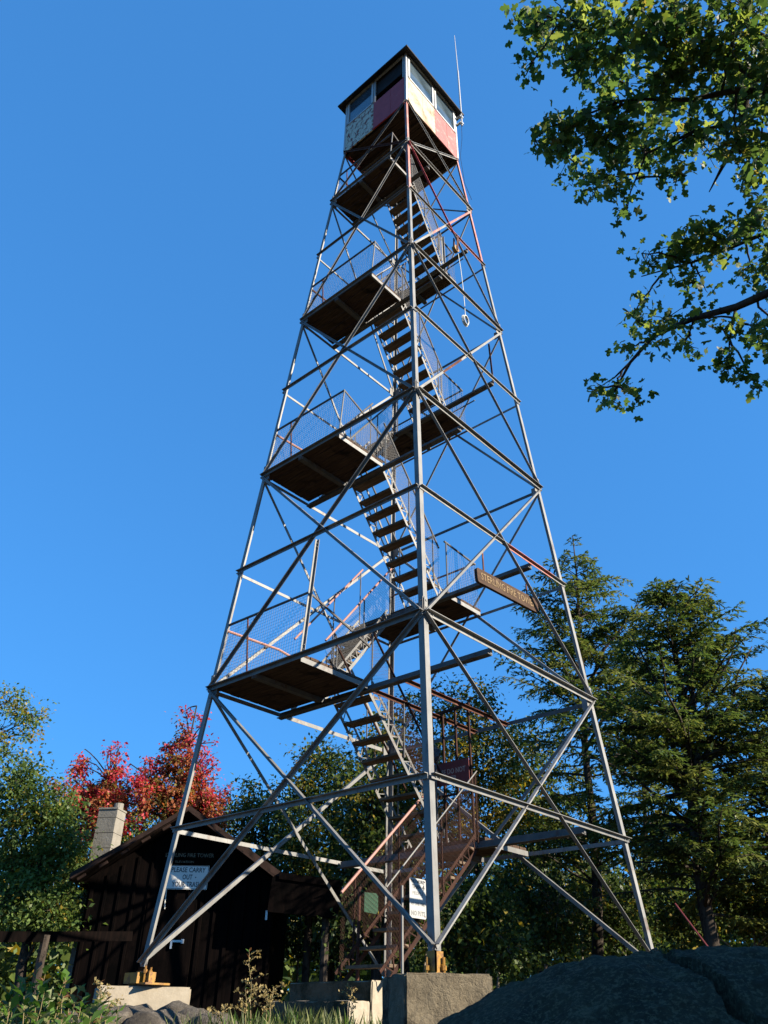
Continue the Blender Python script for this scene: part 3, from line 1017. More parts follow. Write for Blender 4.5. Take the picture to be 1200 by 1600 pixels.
from mathutils import noise as mnoise
def stone_mesh(name, ctr, size, mat, seed, sub=4, rough=.22, rot=0, crack=None):
    bm = bmesh.new()
    bmesh.ops.create_icosphere(bm, subdivisions=sub, radius=1)
    off = V(seed * 3.1, seed * 1.7, seed * 5.3)
    ca, sa = math.cos(rot), math.sin(rot)
    for v in bm.verts:
        p = v.co.copy()
        n = mnoise.fractal(p * 1.1 + off, 1.0, 2.0, 6)
        q = p * (1 + rough * n)
        # flatten into facets a little
        q += p * .05 * mnoise.cell(p * 1.9 + off)
        x, y, z = q.x * size[0], q.y * size[1], q.z * size[2]
        v.co = V(x * ca - y * sa, x * sa + y * ca, z)
    if crack:
        for v in bm.verts:
            w = V(ctr) + v.co
            d, wid, dep = crack(w)
            if d < wid:
                v.co -= V(0, -.35, 1).normalized() * dep * (1 - (d / wid) ** 2)
    me = bpy.data.meshes.new(name); bm.to_mesh(me); bm.free()
    me.polygons.foreach_set('use_smooth', [True] * len(me.polygons))
    me.materials.append(mat)
    return link(name, me, None, ctr)

# the boulder: a long whaleback of granite split by one dark crack
def make_boulder():
    X = V(math.cos(R(27)), math.sin(R(27)), 0)       # along the outcrop
    Y = V(-X.y, X.x, 0)
    C0 = V(5.5, -4.45, 0)
    top = [[-1.162, -0.603], [-0.954, -0.502], [-0.747, -0.418], [-0.56, -0.355], [-0.374, -0.298], [-0.192, -0.268], [-0.014, -0.25], [0.195, -0.236], [0.431, -0.234], [0.661, -0.239]] + [[2.4, -.45], [3.2, -.8], [3.8, -1.2]]
    top = [[top[0][0] - .9, -1.25], [top[0][0] - .35, -.86]] + top
    def ridge(u):
        for (a, ha), (b, hb) in zip(top[:-1], top[1:]):
            if u <= b:
                t = max(0, (u - a) / (b - a)); return ha + (hb - ha) * t
        return -1.1
    ck = [[0.085, 0.0], [0.137, -0.318], [0.234, -0.55], [0.299, -0.684], [0.333, -0.818], [0.377, -0.89], [0.464, -0.995]]
    ck = [[ck[0][0] - .05, .6]] + ck
    def cdist(u, v):
        best = 9
        for (a, b), (c, d) in zip(ck[:-1], ck[1:]):
            ex, ey = c - a, d - b
            t = min(1, max(0, ((u - a) * ex + (v - b) * ey) / (ex * ex + ey * ey)))
            best = min(best, math.hypot(u - a - ex * t, v - b - ey * t))
        return best
    nu, nv = 340, 230
    vs = np.zeros((nu * nv, 3))
    for i in range(nu):
        u = -2.1 + 5.8 * i / (nu - 1)
        r = ridge(u)
        for j in range(nv):
            v = -2.0 + 3.4 * j / (nv - 1)
            t = (v / 2.0 if v < 0 else v / 1.4)
            z = r - (1.35 if v < 0 else 1.3) * abs(t) ** 1.9
            w = V(u * 1.0, v * 1.0, 0)
            z += .05 * mnoise.fractal(w * 1.9 + V(3, 1, 7), 1.0, 2.1, 5) + .026 * mnoise.fractal(w * 5 + V(1, 9, 2), .8, 2.2, 7)
            d = cdist(u + .05 * mnoise.noise(w * 5), v + .05 * mnoise.noise(w * 4 + V(5, 5, 5)))
            wd = .032 + .016 * mnoise.noise(w * 3 + V(2, 2, 2))
            if d < wd:
                z -= .16 * (1 - (d / wd) ** 2)
            elif d < wd * 3 and v < -.2:
                z += .012
            p = C0 + X * u + Y * v
            vs[i * nv + j] = (p.x, p.y, z)
    ii, jj = np.meshgrid(np.arange(nu - 1), np.arange(nv - 1), indexing='ij')
    a = (ii * nv + jj).ravel()
    f = np.stack([a, a + nv, a + nv + 1, a + 1], 1)
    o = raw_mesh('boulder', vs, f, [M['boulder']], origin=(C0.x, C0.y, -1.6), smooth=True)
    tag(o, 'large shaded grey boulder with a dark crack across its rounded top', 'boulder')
make_boulder()

rk = [[-1.033, -4.043, -0.586, 0.3], [-1.061, -3.704, -0.513, 0.25], [-1.086, -3.374, -0.491, 0.28], [-0.661, -3.282, -0.565, 0.34], [-0.705, -2.834, -0.524, 0.26], [-0.238, -2.884, -0.571, 0.24], [-1.058, -2.806, -0.45, 0.2], [-0.444, -4.228, -0.627, 0.25]]
rl = ['rounded grey stone at the left end of the row below the pale pad', 'flat-topped stone second from left below the pale pad', 'blocky stone under the left corner of the pale pad',
      'broad low stone in the middle of the row below the pale pad', 'brown stone below the right corner of the pale pad', 'pale round stone at the right end of the row below the pale pad',
      'small stone wedged directly against the face of the pale pad', 'dark stone sunk in weeds nearest the leafy bush']
for k, ((x, y, z, s), l) in enumerate(zip(rk, rl)):
    o = stone_mesh('loose_stone', (x, y, z - s * .46), (s * 1.25, s * .9, s * .7), M['stone'], 3 + k, 3, .35, random.uniform(0, 3))
    tag(o, l, 'stone', 'stones below the left footing')

# ------------------------------------------------------------------ cabin
CN = V(math.cos(R(-46)), math.sin(R(-46)), 0)             # outward normal of the gable front
CT = V(-CN.y, CN.x, 0)                                    # along the front, left to right seen from outside
C0 = V(*(-6.249, 0.766, 3.013)); C0.z = -.8
def cab_pt(u, d, z):
    """u along the gable, d outward, z up (world)"""
    p = C0 + CT * u + CN * d
    return V(p.x, p.y, z)
HA = 3.013
HL = 1.744
UL, UR, UP = -2.02, 1.78, 3.05
HR = HL + .1
cabin = thing('cabin', (C0.x, C0.y, -.8), 'dark stained board cabin with a gabled roof and open side porch', 'cabin')
DEP = 4.2
Z3 = V(0, 0, 1)
m = MB()
gz0 = -.95
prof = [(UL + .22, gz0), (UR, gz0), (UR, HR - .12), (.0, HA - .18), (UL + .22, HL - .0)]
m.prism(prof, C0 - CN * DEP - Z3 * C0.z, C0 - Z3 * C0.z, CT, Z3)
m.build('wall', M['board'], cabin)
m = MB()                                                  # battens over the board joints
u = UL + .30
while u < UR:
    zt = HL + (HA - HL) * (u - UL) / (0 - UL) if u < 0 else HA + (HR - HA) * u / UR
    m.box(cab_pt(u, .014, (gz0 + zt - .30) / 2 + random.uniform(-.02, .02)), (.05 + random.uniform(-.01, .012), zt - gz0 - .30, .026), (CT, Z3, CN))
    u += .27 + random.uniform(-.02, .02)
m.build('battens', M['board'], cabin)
m = MB()                                                  # roof slabs with deep rake boards
def slab(p0, p1, d0, d1, th):
    a, b = V(0, 0, 0), V(0, 0, 0)
    for (u0, z0), (u1, z1) in ((p0, p1),):
        q = [cab_pt(u0, d1, z0), cab_pt(u1, d1, z1), cab_pt(u1, d0, z1), cab_pt(u0, d0, z0)]
        m.add(q + [v + V(0, 0, -th) for v in q], [(0, 1, 2, 3), (7, 6, 5, 4), (0, 4, 5, 1), (1, 5, 6, 2), (2, 6, 7, 3), (3, 7, 4, 0)])
slab((UL - .05, HL), (0, HA), -DEP - .3, .42, .13)
slab((0.0, HA), (UR + .1, HR - .0), -DEP - .3, .42, .13)
roof = m.build('roof', M['shingle'], cabin)
m = MB()
for k in range(5):
    t = .12 + k * .18
    uu, zz = UL * (1 - t), HL + (HA - HL) * t
    m.bar(cab_pt(uu, .40, zz - .17), cab_pt(uu - .14, .40, zz - .26), .05, .05)
m.bar(cab_pt(UL, .43, HL - .10), cab_pt(0, .43, HA - .10), .03, .15, CN)
m.bar(cab_pt(0, .43, HA - .10), cab_pt(UR, .43, HR - .10), .03, .15, CN)
m.build('rake_board', M['shingle'], roof)
m = MB()                                                  # porch lean-to
slab((UR + .1, HR - .03), (UP, HR - .16), -DEP + .6, .5, .12)
m.build('porch_roof', M['board'], cabin)
m = MB(); m.bar(cab_pt(UR - .05, .44, HR - .40), cab_pt(UP, .44, HR - .50), .06, .62); m.bar(cab_pt(UP - .06, .4, HR - .36), cab_pt(UP - .06, -DEP + .8, HR - .36), .10, .3)
m.build('porch_beam', M['board'], cabin)
for uu, dd in ((UP - .25, .30), (UP - .62, -.9), (UP - .25, -2.6)):
    m = MB(); m.tube([cab_pt(uu, dd, -1.0), cab_pt(uu, dd, HR - .3)], .075, 8)
    m.build('porch_post', M['bark'], cabin)
m = MB(); m.span((0, 0, 0), (1, 1, 1)); m = MB()
m.box(cab_pt(-.15, .02, .35), (.92, 2.05, .04), (CT, Z3, CN)); door = m.build('door', M['board'], cabin)
m = MB(); m.box(cab_pt(.05, .06, .66), (.20, .035, .03), (CT, Z3, CN)); m.box(cab_pt(-.06, .06, .60), (.035, .13, .03), (CT, Z3, CN)); m.box(cab_pt(.14, .055, .66), (.05, .07, .02), (CT, Z3, CN))
m.build('handle', M['grey_metal'], door)
m = MB(); m.box(cab_pt(UR - .12, .03, 1.12), (.04, .16, .04), (CT, Z3, CN)); m.build('wall_hook', M['grey_metal'], cabin)
m = MB()                                                  # chimney of concrete blocks with a metal flue
ch = V(*(-8.302, 0.166, 2.751))
hb = 3.166
bz = -.9
k = 0
while bz < hb - .02:
    h_ = min(.30, hb - bz)
    m.box((ch.x, ch.y, bz + h_ / 2), (.41 + .008 * (k % 2), .41 + .008 * ((k + 1) % 2), h_ - .010), (V(math.cos(R(33)), math.sin(R(33)), 0), V(-math.sin(R(33)), math.cos(R(33)), 0), Z3))
    bz += h_; k += 1
m.box((ch.x, ch.y, hb + .02), (.44, .44, .035), (V(math.cos(R(33)), math.sin(R(33)), 0), V(-math.sin(R(33)), math.cos(R(33)), 0), Z3))
chim = m.build('chimney', M['block'], roof)
m = MB(); m.tube([(ch.x + .04, ch.y + .1, hb), (ch.x + .04, ch.y + .1, hb + .17)], .10, 12); m.build('flue_pipe', M['block'], cabin)

SC = V(*(-6.065, 0.679, 1.756))
sg = thing('trash_sign', (SC.x, SC.y, SC.z - .2), 'pale sign with three lines of black lettering on the dark cabin wall', 'sign')
def on_wall(px_pt, d):
    """slide a point along the sight of the wall plane: keep u and z, set distance"""
    u = (px_pt - C0).dot(CT)
    return cab_pt(u, d, px_pt.z)
SC = on_wall(SC, .045)
SW, SH = .80, .43
m = MB(); m.box(SC, (SW, SH, .012), (CT, Z3, CN)); m.build('plate', M['sign_grey'], sg)
m = MB()
for a, b, w_, h_ in ((0, SH / 2 - .012, SW, .008), (0, -SH / 2 + .012, SW, .008), (SW / 2 - .012, 0, .008, SH), (-SW / 2 + .012, 0, .008, SH)):
    m.box(SC + CT * a + Z3 * b + CN * .0075, (w_ - .02 if w_ > .1 else w_, h_ - .02 if h_ > .1 else h_, .003), (CT, Z3, CN))
for k, (tx, wd) in enumerate((('PLEASE CARRY', .66), ('OUT', .19), ('YOUR TRASH', .56))):
    text_mb(m, tx, .125, SC + Z3 * (.128 - .128 * k) + CN * .007, CT, Z3, .002, wd)
m.box(SC + CT * .16 + CN * .008, (.02, .02, .003), (CT, Z3, CN))
m.build('lettering', M['ink'], sg)
m = MB(); q = SC - CT * .37 - Z3 * .2 + CN * .02
m.tube([q, q + V(.0, .01, -.14), q + V(.02, 0, -.25), q + V(.015, .02, -.36)], .012, 5)
m.build('string', M['rope'], sg)
TP = on_wall(V(*(-6.072, 0.669, 2.099)), .05)
sg = thing('cabin_name_board', (TP.x, TP.y, TP.z - .15), 'worn dark board with the tower name in faded letters above the trash sign', 'sign')
m = MB(); m.box(TP, (1.02, .26, .016), (CT, Z3, CN)); m.build('board', M['board'], sg)
m = MB(); text_mb(m, 'STERLING FIRE TOWER', .10, TP + Z3 * .05 + CN * .01, CT, Z3, .002, .95)
text_mb(m, 'ELEVATION', .055, TP - Z3 * .07 - CT * .08 + CN * .01, CT, Z3, .002, .36)
m.build('lettering', M['cabin_letter'], sg)

# low rail fence at the left
fn = thing('rail_fence', (-3.264, -3.112, -1.0), 'low dark wooden rail fence crossing in front of the cabin at left', 'fence')
a, b = V(*(-3.818, -4.241, 0.28)), V(*(-4.182, -1.531, 0.49))
m = MB(); m.bar(a, b, .06, .13); m.build('rail', M['board'], fn)
for t in (.02, .45):
    p = a.lerp(b, t); m = MB(); m.tube([(p.x, p.y, -1.2), (p.x, p.y, p.z + .02)], .06, 8); m.build('post', M['bark'], fn)
m = MB(); m.tube([(2.922, 2.201, 0.798), (3.398, 1.963, 0.18)], .014, 6)
tag(m.build('red_rod', M['sign_red']), 'thin reddish rod leaning behind the boulder in front of the right-hand trees', 'rod')

# ------------------------------------------------------------------ vegetation
def unit(v):
    return v / np.maximum(np.linalg.norm(v, axis=1, keepdims=True), 1e-9)

def leaves(pos, size, dirs, ups, width=.5, fold=.25, jit=.35):
    """folded four-corner leaves: pos (n,3) stalk points, dirs along the leaf, ups the leaf normal"""
    n = len(pos)
    s = size * (1 + jit * rng.normal(size=n)).clip(.45, 1.7)
    d = unit(dirs)
    side = unit(np.cross(d, ups))
    nn = np.cross(side, d)
    s = s[:, None]
    tip = pos + d * s
    mid = pos + d * s * .48
    l_ = mid + side * s * width * .5 + nn * s * fold * .3
    r_ = mid - side * s * width * .5 + nn * s * fold * .3
    v = np.stack([pos, l_, tip - nn * s * .06, r_], 1).reshape(-1, 3)
    return v

def quads(n):
    return np.arange(n * 4).reshape(n, 4)

def tubes_np(segs, seg=5):
    """many tapered limbs: segs = list of (points list, r0, r1)"""
    mb = MB()
    for pts, r0, r1 in segs:
        k = len(pts)
        mb.tube(pts, [r0 + (r1 - r0) * i / (k - 1) for i in range(k)], seg)
    return mb

def bend(a, b, sag=.1, n=4, wob=.06):
    a, b = V(a), V(b)
    L_ = (b - a).length
    out = []
    ph = random.uniform(0, 6)
    for i in range(n + 1):
        t = i / n
        p = a.lerp(b, t)
        p.z += sag * L_ * math.sin(math.pi * t)
        if 0 < i < n:
            p += V(random.uniform(-1, 1), random.uniform(-1, 1), random.uniform(-.6, .6)) * wob * L_
        out.append(p)
    return out

def broadleaf(name, base, blobs, label, cat, group, mats, weights, n_leaf, size, rt=.11, clump=.34, twigs=True, bark='bark', lean=None, outer=None, density=1.0):
    """tree: trunk to the crown, limbs to leaf clumps spread through the crown volume.
    blobs: (x, y, z, rh, rv)"""
    base = V(base)
    B = np.array([b[:5] for b in blobs])
    vol = B[:, 3] ** 2 * B[:, 4]
    ctop = V(float((B[:, 0] * vol).sum() / vol.sum()), float((B[:, 1] * vol).sum() / vol.sum()), float((B[:, 2] - .2 * B[:, 4]).max() - .12))
    t = thing(name, base, label, cat, group)
    trunk_pts = bend(base, ctop, 0, 7, .018)
    segs = [(trunk_pts, rt, rt * .2)]
    cl, cr = [], []
    tot = n_leaf
    per = 34
    ncl = max(6, int(tot / per))
    pick = rng.choice(len(B), ncl, p=vol ** .66 / (vol ** .66).sum())
    u = unit(rng.normal(size=(ncl, 3))) * (rng.random(ncl) ** .42)[:, None]
    cen = B[pick, :3] + u * np.stack([B[pick, 3], B[pick, 3], B[pick, 4]], 1)
    edge = np.linalg.norm(u, axis=1)
    # limbs: one to every blob, twigs to the clumps
    limb_pts = []
    for b in blobs:
        c = V(b[:3])
        if b[3] < .2:
            c.z -= .22
        k = min(range(len(trunk_pts)), key=lambda i: abs(trunk_pts[i].z - (c.z - .55 * math.hypot(c.x - trunk_pts[i].x, c.y - trunk_pts[i].y) - .2)))
        lp = bend(trunk_pts[k], c, .06, 5, .05)
        segs.append((lp, rt * .42 * (1 - .5 * k / len(trunk_pts)), .012))
        limb_pts.append(lp)
    if twigs:
        for i in range(0, ncl, 2):
            lp = limb_pts[pick[i]]
            c = V(*[float(q) for q in cen[i]])
            p = min(lp[1:], key=lambda q: (q - c).length)
            segs.append((bend(p, c, .05, 3, .08), .012, .004))
    tubes_np(segs, 6).build('trunk', M[bark], t, origin=base, smooth=True)
    n = ncl * per
    idx = np.repeat(np.arange(ncl), per)
    off = rng.normal(size=(n, 3)) * np.array([clump, clump, clump * .62]) * rng.uniform(.55, 1.25, ncl)[idx][:, None]
    pos = cen[idx] + off
    out = unit(off + 1e-6)
    dirs = unit(out * .7 + rng.normal(size=(n, 3)) * .6 + np.array([0, 0, -.35]))
    ups = unit(rng.normal(size=(n, 3)) * .55 + np.array([0, 0, 1.0]))
    vs = leaves(pos, size, dirs, ups, .62, .3)
    w = np.array(weights, float)
    # whole clumps turn colour together, with strays
    cm = rng.choice(len(mats), ncl, p=w / w.sum())
    if outer is not None:
        cm = np.where((B[pick, 3] < .22) & (rng.random(ncl) < .72), outer, cm)
    mi = cm[idx]
    stray = rng.random(n) < .25
    mi = np.where(stray, rng.choice(len(mats), n, p=w / w.sum()), mi)
    raw_mesh('crown', vs, quads(n), [L[q] for q in mats], t, base, mi)
    return t

def hemlock(name, base, top, prof, label, group, n_branch, dens, size=.115, seed=1, rt=.13, z_low=.13, mats=('hem1', 'hem2', 'hem3'), weights=(5, 4, 2.5), side=None, second=None):
    """conifer: prof = [(height fraction, branch length)], layered feathery sprays"""
    base, top = V(base), V(top)
    t = thing(name, base, label, 'tree', group)
    rs = random.Random(seed)
    tp = bend(base, top, 0, 8, .008)
    segs = [(tp, rt, .012)]
    stems = [(base, top, 1.0)]
    if second:
        for (fr, tip) in second:
            s0 = base.lerp(top, fr)
            segs.append((bend(s0, tip, .04, 5, .03), rt * .35, .01))
            stems.append((s0, V(tip), .5))
    P, D_, U_, S_, K_ = [], [], [], [], []
    for bi in range(n_branch):
        s0, s1, sc = stems[0] if rs.random() < .8 or not second else rs.choice(stems[1:])
        f = z_low + (1 - z_low) * rs.random() ** .9
        p0 = s0.lerp(s1, f if sc < 1 else .12 + .87 * f)
        h = (p0.z - base.z) / (top.z - base.z)
        gap = mnoise.noise(V(h * 5.5, seed * 3.7, 0) + V(math.cos(seed + bi * 2.4), math.sin(seed + bi * 2.4), 0) * 1.1)
        ln = np.interp(h, [q[0] for q in prof], [q[1] for q in prof]) * rs.uniform(.35, 1.2) * (sc if sc < 1 else 1)
        if ln < .08 or (gap < -.22 and h > .3):
            continue
        ln *= 1 + .45 * gap
        a = seed + bi * 2.4 + rs.uniform(-.3, .3)
        if side and rs.random() < side[1]:
            a = side[0] + rs.gauss(0, .7)
        rise = rs.uniform(.0, .62) + .5 * max(0, h - .5)
        dv = V(math.cos(a), math.sin(a), rise).normalized()
        pts = []
        for k in range(6):
            q = k / 5
            p = p0 + dv * ln * q + V(0, 0, ln * (.10 * q - .22 * q * q))
            p += V(rs.uniform(-1, 1), rs.uniform(-1, 1), rs.uniform(-1, 1)) * .02 * ln
            pts.append(p)
        segs.append((pts, .008 + .009 * ln, .003))
        nt = int(ln / .125) + 2
        col = rs.choices(range(3), weights)[0]
        for k in range(nt):
            q = .18 + .82 * (k + rs.random()) / nt
            i = min(4, int(q * 5)); fr = q * 5 - i
            p = pts[i].lerp(pts[i + 1], fr)
            e = (pts[i + 1] - pts[i]).normalized()
            sd = e.cross(V(0, 0, 1)).normalized() * (1 if k % 2 else -1)
            tl = (.15 + .30 * (1 - q) * min(ln, 1.6) / 1.2) * rs.uniform(.6, 1.25)
            td = (sd * .8 + e * .75 + V(0, 0, rs.uniform(-.35, .12))).normalized()
            m_ = int(tl * dens) + 2
            for j in range(m_):
                w = (j + rs.random()) / m_
                pp = p + td * tl * w + V(0, 0, -.09 * w * w)
                P.append(tuple(pp))
                dd = td * .8 + V(rs.gauss(0, .4), rs.gauss(0, .4), rs.gauss(-.12, .25))
                D_.append(tuple(dd))
                U_.append((rs.gauss(0, .35), rs.gauss(0, .35), 1))
                K_.append(col if rs.random() < .72 else rs.choices(range(3), weights)[0])
    tubes_np(segs, 5).build('trunk', M['bark'], t, origin=base, smooth=True)
    P = np.array(P); n = len(P)
    vs = leaves(P, size, np.array(D_), np.array(U_), .36, .2)
    raw_mesh('crown', vs, quads(n), [L[q] for q in mats], t, base, np.array(K_))
    return t

G_HEM = 'hemlocks beyond the right tower leg'
def xy(p, z):
    return (p[0], p[1], z)
hemlock('hemlock_tree', xy((-1.731, 8.389, 0.844), -.95), (-1.003, 8.762, 11.173),
        [(0, 2.2), (.12, 3.0), (.35, 2.9), (.5, 2.35), (.66, 2.5), (.75, 1.9), (.88, 1.05), (1, .25)],
        'tallest hemlock with a narrow feathery top beside the right tower leg', G_HEM, 235, 62, .10, 3, .15,
        second=[(.62, (0.357, 9.363, 8.884)), (.5, (0.314, 9.346, 7.611))])
hemlock('hemlock_tree', xy((1.511, 6.593, 0.605), -.95), (2.036, 6.791, 7.761),
        [(0, 2.3), (.12, 3.0), (.35, 3.2), (.55, 3.0), (.72, 2.3), (.86, 1.3), (.95, .75), (1, .2)],
        'broad dense hemlock with several raised tips at the right of the tower', G_HEM, 330, 66, .095, 5, .17,
        second=[(.55, (2.663, 7.001, 7.632)), (.5, (3.196, 7.159, 6.523)), (.45, (3.396, 7.214, 6.048)), (.5, (1.166, 6.453, 6.722))])
hemlock('hemlock_tree', xy((2.381, 8.484, 0.684), -.95), (3.578, 8.805, 6.146),
        [(0, 2.6), (.12, 3.2), (.4, 3.1), (.65, 2.5), (.85, 1.4), (1, .2)],
        'hemlock cut by the right edge of the picture', G_HEM, 250, 60, .10, 8, .15, second=[(.5, (2.985, 8.657, 5.66))])
hemlock('hemlock_tree', xy((-2.985, 13.357, 1.194), -1.1), (-1.979, 13.809, 8.01),
        [(0, 2.6), (.2, 3.2), (.5, 2.6), (.8, 1.3), (1, .2)],
        'dark shorter hemlock standing behind the two tall ones', G_HEM, 120, 40, .13, 12, .14)

G_OAK = 'yellowing trees behind the tower stairs'
OAKM, OAKW = ('oak1', 'oak2', 'oak3'), (5, 2.6, 4)
broadleaf('oak_tree', xy((-3.815, 7.095, 0.849), -.95), [[-4.43, 7.1, 6.456, 0.679, 0.677], [-3.806, 7.552, 6.666, 0.51, 0.536], [-3.683, 7.21, 5.732, 0.753, 0.687], [-3.263, 7.163, 4.839, 0.914, 0.86], [-3.736, 6.492, 4.933, 0.705, 0.74], [-3.945, 6.828, 3.892, 0.959, 0.975], [-3.079, 7.462, 3.881, 0.77, 0.889], [-3.912, 6.349, 3.019, 0.815, 0.7]],
          'yellow-green oak showing right of the nearest tower leg', 'tree', G_OAK, OAKM, (3.4, 5, 2.6), 10500, .095, .12, .21)
broadleaf('oak_tree', xy((-5.762, 6.852, 0.913), -.95), [[-5.803, 6.102, 5.72, 0.586, 0.704], [-5.949, 7.476, 6.617, 0.627, 0.677], [-5.561, 7.255, 5.431, 0.855, 0.934], [-5.881, 6.33, 4.713, 0.905, 0.899], [-5.475, 6.989, 4.06, 0.979, 0.942], [-6.522, 6.948, 3.72, 0.997, 0.873], [-5.962, 7.307, 3.09, 0.976, 0.854]],
          'bushy oak filling the space between the stairs and the nearest leg', 'tree', G_OAK, OAKM, (5, 3, 4), 10000, .095, .12, .21)
broadleaf('oak_tree', xy((-6.649, 5.367, 0.859), -.95), [[-7.368, 5.225, 5.144, 0.704, 0.528], [-6.449, 5.382, 4.616, 0.777, 0.714], [-7.253, 4.732, 4.256, 0.675, 0.641], [-6.893, 5.423, 3.832, 0.964, 0.776], [-6.885, 4.367, 3.217, 0.763, 0.737], [-6.484, 5.621, 2.917, 0.966, 0.818], [-6.83, 4.793, 2.56, 0.909, 0.636]],
          'round green oak between the cabin porch and the stairs', 'tree', G_OAK, OAKM, (6, 1.4, 4), 12500, .09, .13, .20)
broadleaf('oak_tree', xy((-4.018, 3.863, 0.663), -.95), [[-4.319, 4.205, 4.828, 0.471, 0.525], [-3.956, 3.209, 3.778, 0.543, 0.57], [-3.936, 4.223, 3.634, 0.645, 0.677], [-4.497, 4.027, 3.009, 0.723, 0.73], [-3.526, 3.861, 2.366, 0.681, 0.687], [-4.6, 3.973, 1.993, 0.754, 0.707], [-4.129, 4.362, 1.51, 0.741, 0.64], [-3.999, 3.093, 1.048, 0.617, 0.518]],
          'dark leafy oak directly behind the lowest stair flights', 'tree', G_OAK, OAKM, (5, 1, 5), 14500, .09, .12, .21)
broadleaf('oak_tree', xy((-9.522, 5.962, 1.01), -1.1), [[-10.205, 5.543, 4.608, 0.809, 0.717], [-9.02, 5.627, 3.907, 0.858, 0.829], [-9.834, 5.606, 3.432, 0.866, 0.764], [-10.184, 5.052, 3.881, 0.522, 0.657], [-9.042, 5.966, 3.077, 0.764, 0.713]],
          'small oak standing over the cabin roof beside the red maple', 'tree', G_OAK, OAKM, (5, 2, 3), 7000, .10, .11, .23)
broadleaf('oak_tree', xy((-5.292, 12.107, 1.211), -1.1), [[-5.154, 11.945, 6.985, 0.76, 0.714], [-5.733, 12.266, 6.364, 0.846, 0.846], [-4.636, 12.241, 5.688, 1.121, 1.056], [-5.257, 11.633, 4.654, 1.131, 1.187], [-4.583, 12.798, 4.395, 1.141, 1.198], [-5.148, 12.122, 3.482, 1.297, 0.973]],
          'loose green oak seen between the tower diagonals at right', 'tree', G_OAK, OAKM, (5, 2, 4), 9000, .11, .13, .24)

